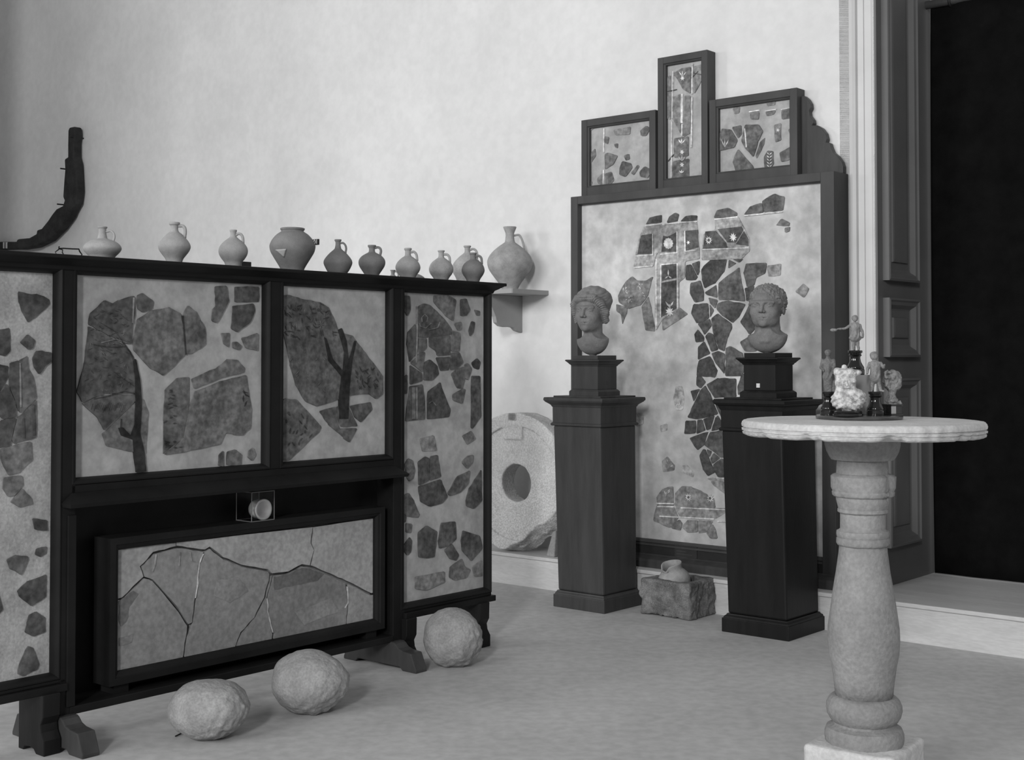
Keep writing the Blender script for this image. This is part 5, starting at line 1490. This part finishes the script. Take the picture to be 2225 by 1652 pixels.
MB().lathe(col([(50, 1180), (52, 1200), (57, 1240), (64, 1280), (71, 1325), (75.5, 1360), (76.3, 1385), (73.5, 1415), (69, 1440), (64, 1475), (60, 1512)]), 72, fn=wear(.014, 3, 21)).build('shaft', M_COLUMN, tb, smooth=True)
MB().lathe(col([(60, 1505), (68, 1507), (75, 1513), (79, 1524), (79.5, 1535), (77, 1547), (71, 1557), (66, 1562), (66, 1567), (70, 1569), (79, 1573), (83, 1584), (83.5, 1595), (82, 1605), (78, 1613)]), 72, fn=wear(.018, 4, 31)).build('base_torus', M_COLUMN, tb, autos=True)
zpl = zc(1607)
s = SDF((-.19, -.19, -.01), (.19, .19, zpl + .02), .006)
s.d = s.box((0, 0, zpl / 2 + .002), (.146, .146, zpl / 2 + .002), .012)
s.d += .007 * fbm(s.X * 16, s.Y * 16, s.Z * 16, 3)
s.d = np.maximum(s.d, -s.Z + .001)
o = s.build('plinth', M_MARBLE, tb)
o.rotation_euler = (0, 0, math.radians(-34))

# ------------------------------------------------------------------ tray with statuettes on the table
trT = 4.335
trX = (1865.5 - W / 2) / F * trT
tz = zt_top + .0135
o = MB().lathe([(.130, 0), (.136, .001), (.1385, .004), (.1385, .0095), (.136, .0125), (.130, .0135)], 96).build('round_tray', M_TRAY, autos=True)
o.location = (trX, trT, zt_top)
tag(o, 'polished dark round wooden tray lying on the marble table', 'tray')

def turned(h, r, parent, mat=M_POLISH, name='turned_base'):
    k = h / .075
    pr = [(r * .98, 0), (r, .002), (r, .016), (r * .93, .018), (r * .96, .020), (r * .94, .024), (r * .80, .030), (r * .62, .040), (r * .55, .050), (r * .56, .056), (r * .72, .060), (r * .62, .063), (r * .64, .066), (r * .78, .068), (r * .78, .074), (r * .74, .075)]
    return MB().lathe([(a_, z * k) for a_, z in pr], 48).build(name, mat, parent, autos=True)

def fig_sdf(Hh, kind):
    u = Hh
    wdt = .75 if kind == 'reach' else .36
    s = SDF((-wdt * u, -.30 * u, -.03 * u), (.36 * u, .30 * u, 1.04 * u), u / 72.0)
    e = lambda c, r: s.ell([q * u for q in c], [q * u for q in r])
    c = lambda a_, b_, ra, rb=None: s.cap([q * u for q in a_], [q * u for q in b_], ra * u, None if rb is None else rb * u)
    k = .03 * u
    if kind == 'robed':
        s.add(c((-.03, 0, .02), (-.02, 0, .34), .075, .10), k)
        s.add(c((.03, -.02, .02), (.02, -.01, .34), .06, .10), k)
        s.add(c((0, 0, .34), (0, 0, .56), .115, .105), k)
        s.add(e((0, 0, .66), (.13, .09, .14)), k)
        s.add(c((0, 0, .76), (0, -.005, .84), .05, .045), k)
        s.add(e((0, -.01, .905), (.065, .075, .085)), .01 * u)
        s.add(e((0, .015, .935), (.085, .085, .065)), .01 * u)
        s.add(c((-.125, 0, .74), (-.155, -.01, .58), .042, .036), .02 * u)
        s.add(c((-.155, -.01, .58), (-.10, -.09, .50), .036, .03), .01 * u)
        s.add(c((.125, 0, .74), (.15, -.02, .60), .042, .036), .02 * u)
        s.add(c((.15, -.02, .60), (.10, -.07, .44), .036, .03), .01 * u)
        s.add(e((.15, .03, .12), (.10, .09, .17)), k)
        s.add(e((.19, .02, .30), (.05, .06, .12)), k)
    elif kind == 'child':
        s.add(c((-.07, 0, .03), (-.06, 0, .34), .045, .062), k)
        s.add(c((.13, -.02, .04), (.05, 0, .34), .04, .062), k)
        s.add(c((.13, -.02, .03), (.20, -.07, .02), .032, .025), .01 * u)
        s.add(c((-.07, 0, .03), (-.09, -.08, .02), .035, .028), .01 * u)
        s.add(c((0, 0, .34), (0, 0, .66), .135, .118), k)
        s.add(e((0, -.01, .67), (.14, .095, .10)), k)
        s.add(e((-.02, -.02, .875), (.095, .095, .105)), .02 * u)
        s.add(e((-.02, .01, .905), (.105, .10, .09)), .01 * u)
        s.add(c((-.13, 0, .70), (-.17, -.02, .55), .042, .036), .02 * u)
        s.add(c((-.17, -.02, .55), (-.18, -.09, .46), .034, .03), .01 * u)
        s.add(c((.13, 0, .70), (.19, -.02, .60), .042, .036), .02 * u)
        s.add(c((.19, -.02, .60), (.22, -.06, .66), .034, .028), .01 * u)
    else:
        s.add(c((-.03, 0, .02), (-.04, 0, .32), .04, .06), k)
        s.add(c((.09, -.01, .04), (.05, 0, .32), .035, .06), k)
        s.add(c((-.03, 0, .02), (-.05, -.07, .015), .034, .025), .01 * u)
        s.add(e((.0, 0, .36), (.17, .12, .10)), k)
        s.add(c((0, 0, .38), (0, 0, .62), .15, .115), k)
        s.add(e((.01, 0, .68), (.135, .09, .11)), k)
        s.add(e((.0, -.015, .875), (.068, .078, .085)), .02 * u)
        s.add(e((.0, .01, .90), (.088, .09, .085)), .01 * u)
        s.add(c((-.10, 0, .72), (-.26, -.03, .61), .042, .032), .02 * u)
        s.add(c((-.26, -.03, .61), (-.46, -.05, .60), .030, .024), .01 * u)
        s.add(e((-.58, -.05, .57), (.10, .045, .045)), .02 * u)
        s.add(c((.13, 0, .70), (.19, -.01, .52), .042, .036), .02 * u)
        s.add(c((.19, -.01, .52), (.20, -.05, .38), .034, .04), .01 * u)
    # folds and facial marks
    n = fbm(s.X / u * 26, s.Y / u * 26, s.Z / u * 14, 2)
    s.d += .010 * u * n + .010 * u * np.sin(s.X / u * 60 + 3 * np.sin(s.Z / u * 9)) * np.clip((.66 - s.Z / u) * 6, 0, 1) * np.clip((s.Z / u - .25) * 8, 0, 1)
    return s

def on_tray(px, t_):
    return ((px - W / 2) / F * t_, t_)
def statuette(label, px, t_, kind, h_fig, h_base, r_base, mat, rz, z0=tz):
    x, y = on_tray(px, t_)
    rt = thing('statuette', label, 'statuette', Matrix.Translation((x, y, z0)) @ Matrix.Rotation(rz, 4, 'Z'))
    turned(h_base, r_base, rt)
    fo = fig_sdf(h_fig, kind).build('figure', mat, rt)
    fo.location = (0, 0, h_base - .001)
    return rt
sg = F / 4.29
statuette('dark robed bronze statuette with folded arms on a black turned base', 1799, 4.315, 'robed', 93 / sg, 51 / sg, .0265, M_BRONZD, -.35)
statuette('bronze child statuette in short tunic on a black turned base', 1901, 4.275, 'child', 88 / sg, 52 / sg, .0285, M_BRONZE, -.25)
# tall figure with stretched arm on a grey block at the back of the tray
xb, yb_ = on_tray(1861, 4.41)
zblk = CAMZ - (815 - HOR) * 4.37 / F
o = MB().box(-.042, .042, -.036, .036, 0, zblk - tz).build('support_block', M_GREY, bevel=.001)
o.matrix_world = Matrix.Translation((xb, yb_, tz)) @ Matrix.Rotation(math.radians(-8), 4, 'Z')
tag(o, 'plain grey block on the tray behind the white bust', 'block')
statuette('bronze statuette stretching out one arm, highest on the tray', 1858, 4.41, 'reach', 79 / (F / 4.41), 53 / (F / 4.41), .030, M_BRONZE, -.2, zblk)
# white marble bust fragment on a low disc
x, y = on_tray(1841, 4.245)
rt = thing('marble_fragment', 'white draped marble bust fragment on a low black disc', 'sculpture', Matrix.Translation((x, y, tz)) @ Matrix.Rotation(-.2, 4, 'Z'))
MB().lathe([(.046, 0), (.048, .002), (.048, .007), (.044, .010), (.046, .013), (.042, .017), (.02, .018)], 48).build('disc_base', M_POLISH, rt, autos=True)
s = SDF((-.068, -.045, -.005), (.068, .05, .16), .0019)
s.add(s.ell((.0, 0, .034), (.053, .030, .036)))
s.add(s.ell((.028, 0, .040), (.030, .026, .030)), .01)
s.add(s.box((-.006, .004, .092), (.032, .022, .044), .014), .012)
s.add(s.ell((-.034, .0, .125), (.010, .014, .012)), .006)
s.add(s.ell((.030, .0, .122), (.014, .014, .010)), .006)
s.add(s.ell((-.010, 0, .140), (.009, .009, .009)), .004)
s.add(s.ell((-.004, -.014, .086), (.019, .014, .025)), .006)
for q in (-1, 1):
    s.sub(s.ell((-.004 + q * .0075, -.029, .093), (.0055, .005, .004)), .002)
    s.add(s.ell((-.004 + q * .0075, -.0245, .0925), (.004, .003, .0028)), .001)
    for k_ in range(9):
        s.add(s.ell((-.004 + q * (.020 + .004 * math.sin(k_ * 2)), -.013, .064 + k_ * .007), (.0042, .005, .0036)), .002)
for k_ in range(11):
    s.add(s.ell((-.030 + k_ * .0053, -.015, .116 + .004 * math.sin(k_ * 2.1)), (.0034, .005, .004)), .002)
s.add(s.cap((-.004, -.026, .094), (-.004, -.031, .083), .0022, .0034), .003)
s.add(s.cap((-.011, -.026, .0745), (.003, -.026, .0745), .0026), .002)
s.sub(s.cap((-.012, -.029, .0755), (.004, -.029, .0755), .0010), .001)
ph = s.Z - .02 * np.cos(s.X * 40) + .25 * s.X
fold = np.sin(ph * 430 + 4 * vnoise(s.X * 40, s.Y * 40, s.Z * 40)) * .0017 * np.clip((.060 - s.Z) * 60, 0, 1)
s.d += fold + .0028 * fbm(s.X * 95, s.Y * 95, s.Z * 95, 2)
fo = s.build('figure', M_MOTTLE, rt)
fo.location = (0, 0, .0165)
# broken head fragment on a square black base
x, y = on_tray(1937, 4.30)
rt = thing('terracotta_fragment', 'broken curly head fragment on a small square black base', 'sculpture', Matrix.Translation((x, y, tz)) @ Matrix.Rotation(.5, 4, 'Z'))
MB().sections([(0, .026, .024, 0, 0), (.005, .026, .024, 0, 0), (.006, .023, .021, 0, 0), (.030, .023, .021, 0, 0), (.031, .026, .024, 0, 0), (.036, .026, .024, 0, 0)]).build('square_base', M_POLISH, rt)
MB().box(-.0232, -.004, -.0222, -.0205, .006, .030).build('painted_reflection', M_REFLECT, rt)  # pale strip painted in as a reflection on the black base
s = SDF((-.05, -.045, -.004), (.05, .045, .122), .0017)
s.add(s.cap((0, 0, .0), (-.004, 0, .040), .018, .008), .008)
s.add(s.cap((-.014, -.004, .002), (.018, -.004, .002), .010), .01)
s.add(s.ell((.004, 0, .072), (.030, .026, .034)), .008)
s.add(s.cap((-.036, -.01, .104), (.014, -.006, .100), .006, .007), .006)
s.add(s.cap((-.036, -.01, .104), (-.040, -.012, .088), .006, .005), .004)
s.sub(s.ell((-.020, -.022, .070), (.016, .016, .022)), .006)
s.d += .011 * fbm(s.X * 70, s.Y * 70, s.Z * 70, 3)
fo = s.build('figure', M_BRONZE, rt)
fo.location = (0, 0, .0355)

# ------------------------------------------------------------------ groups of alike things
GROUPS = {'clay_jug': 'clay jugs along the top of the screen', 'stone_ball': 'stone balls on the floor by the screen', 'pedestal': 'pedestals before the wall fresco', 'bust_plinth': 'plinths under the busts',
          'marble_bust': 'marble busts on the pedestals', 'statuette': 'statuettes on the tray', 'framed_fresco': 'small framed frescoes'}
for ob in list(bpy.data.objects):
    if ob.parent is None:
        g_ = GROUPS.get(ob.name.split('.')[0])
        if g_:
            ob['group'] = g_
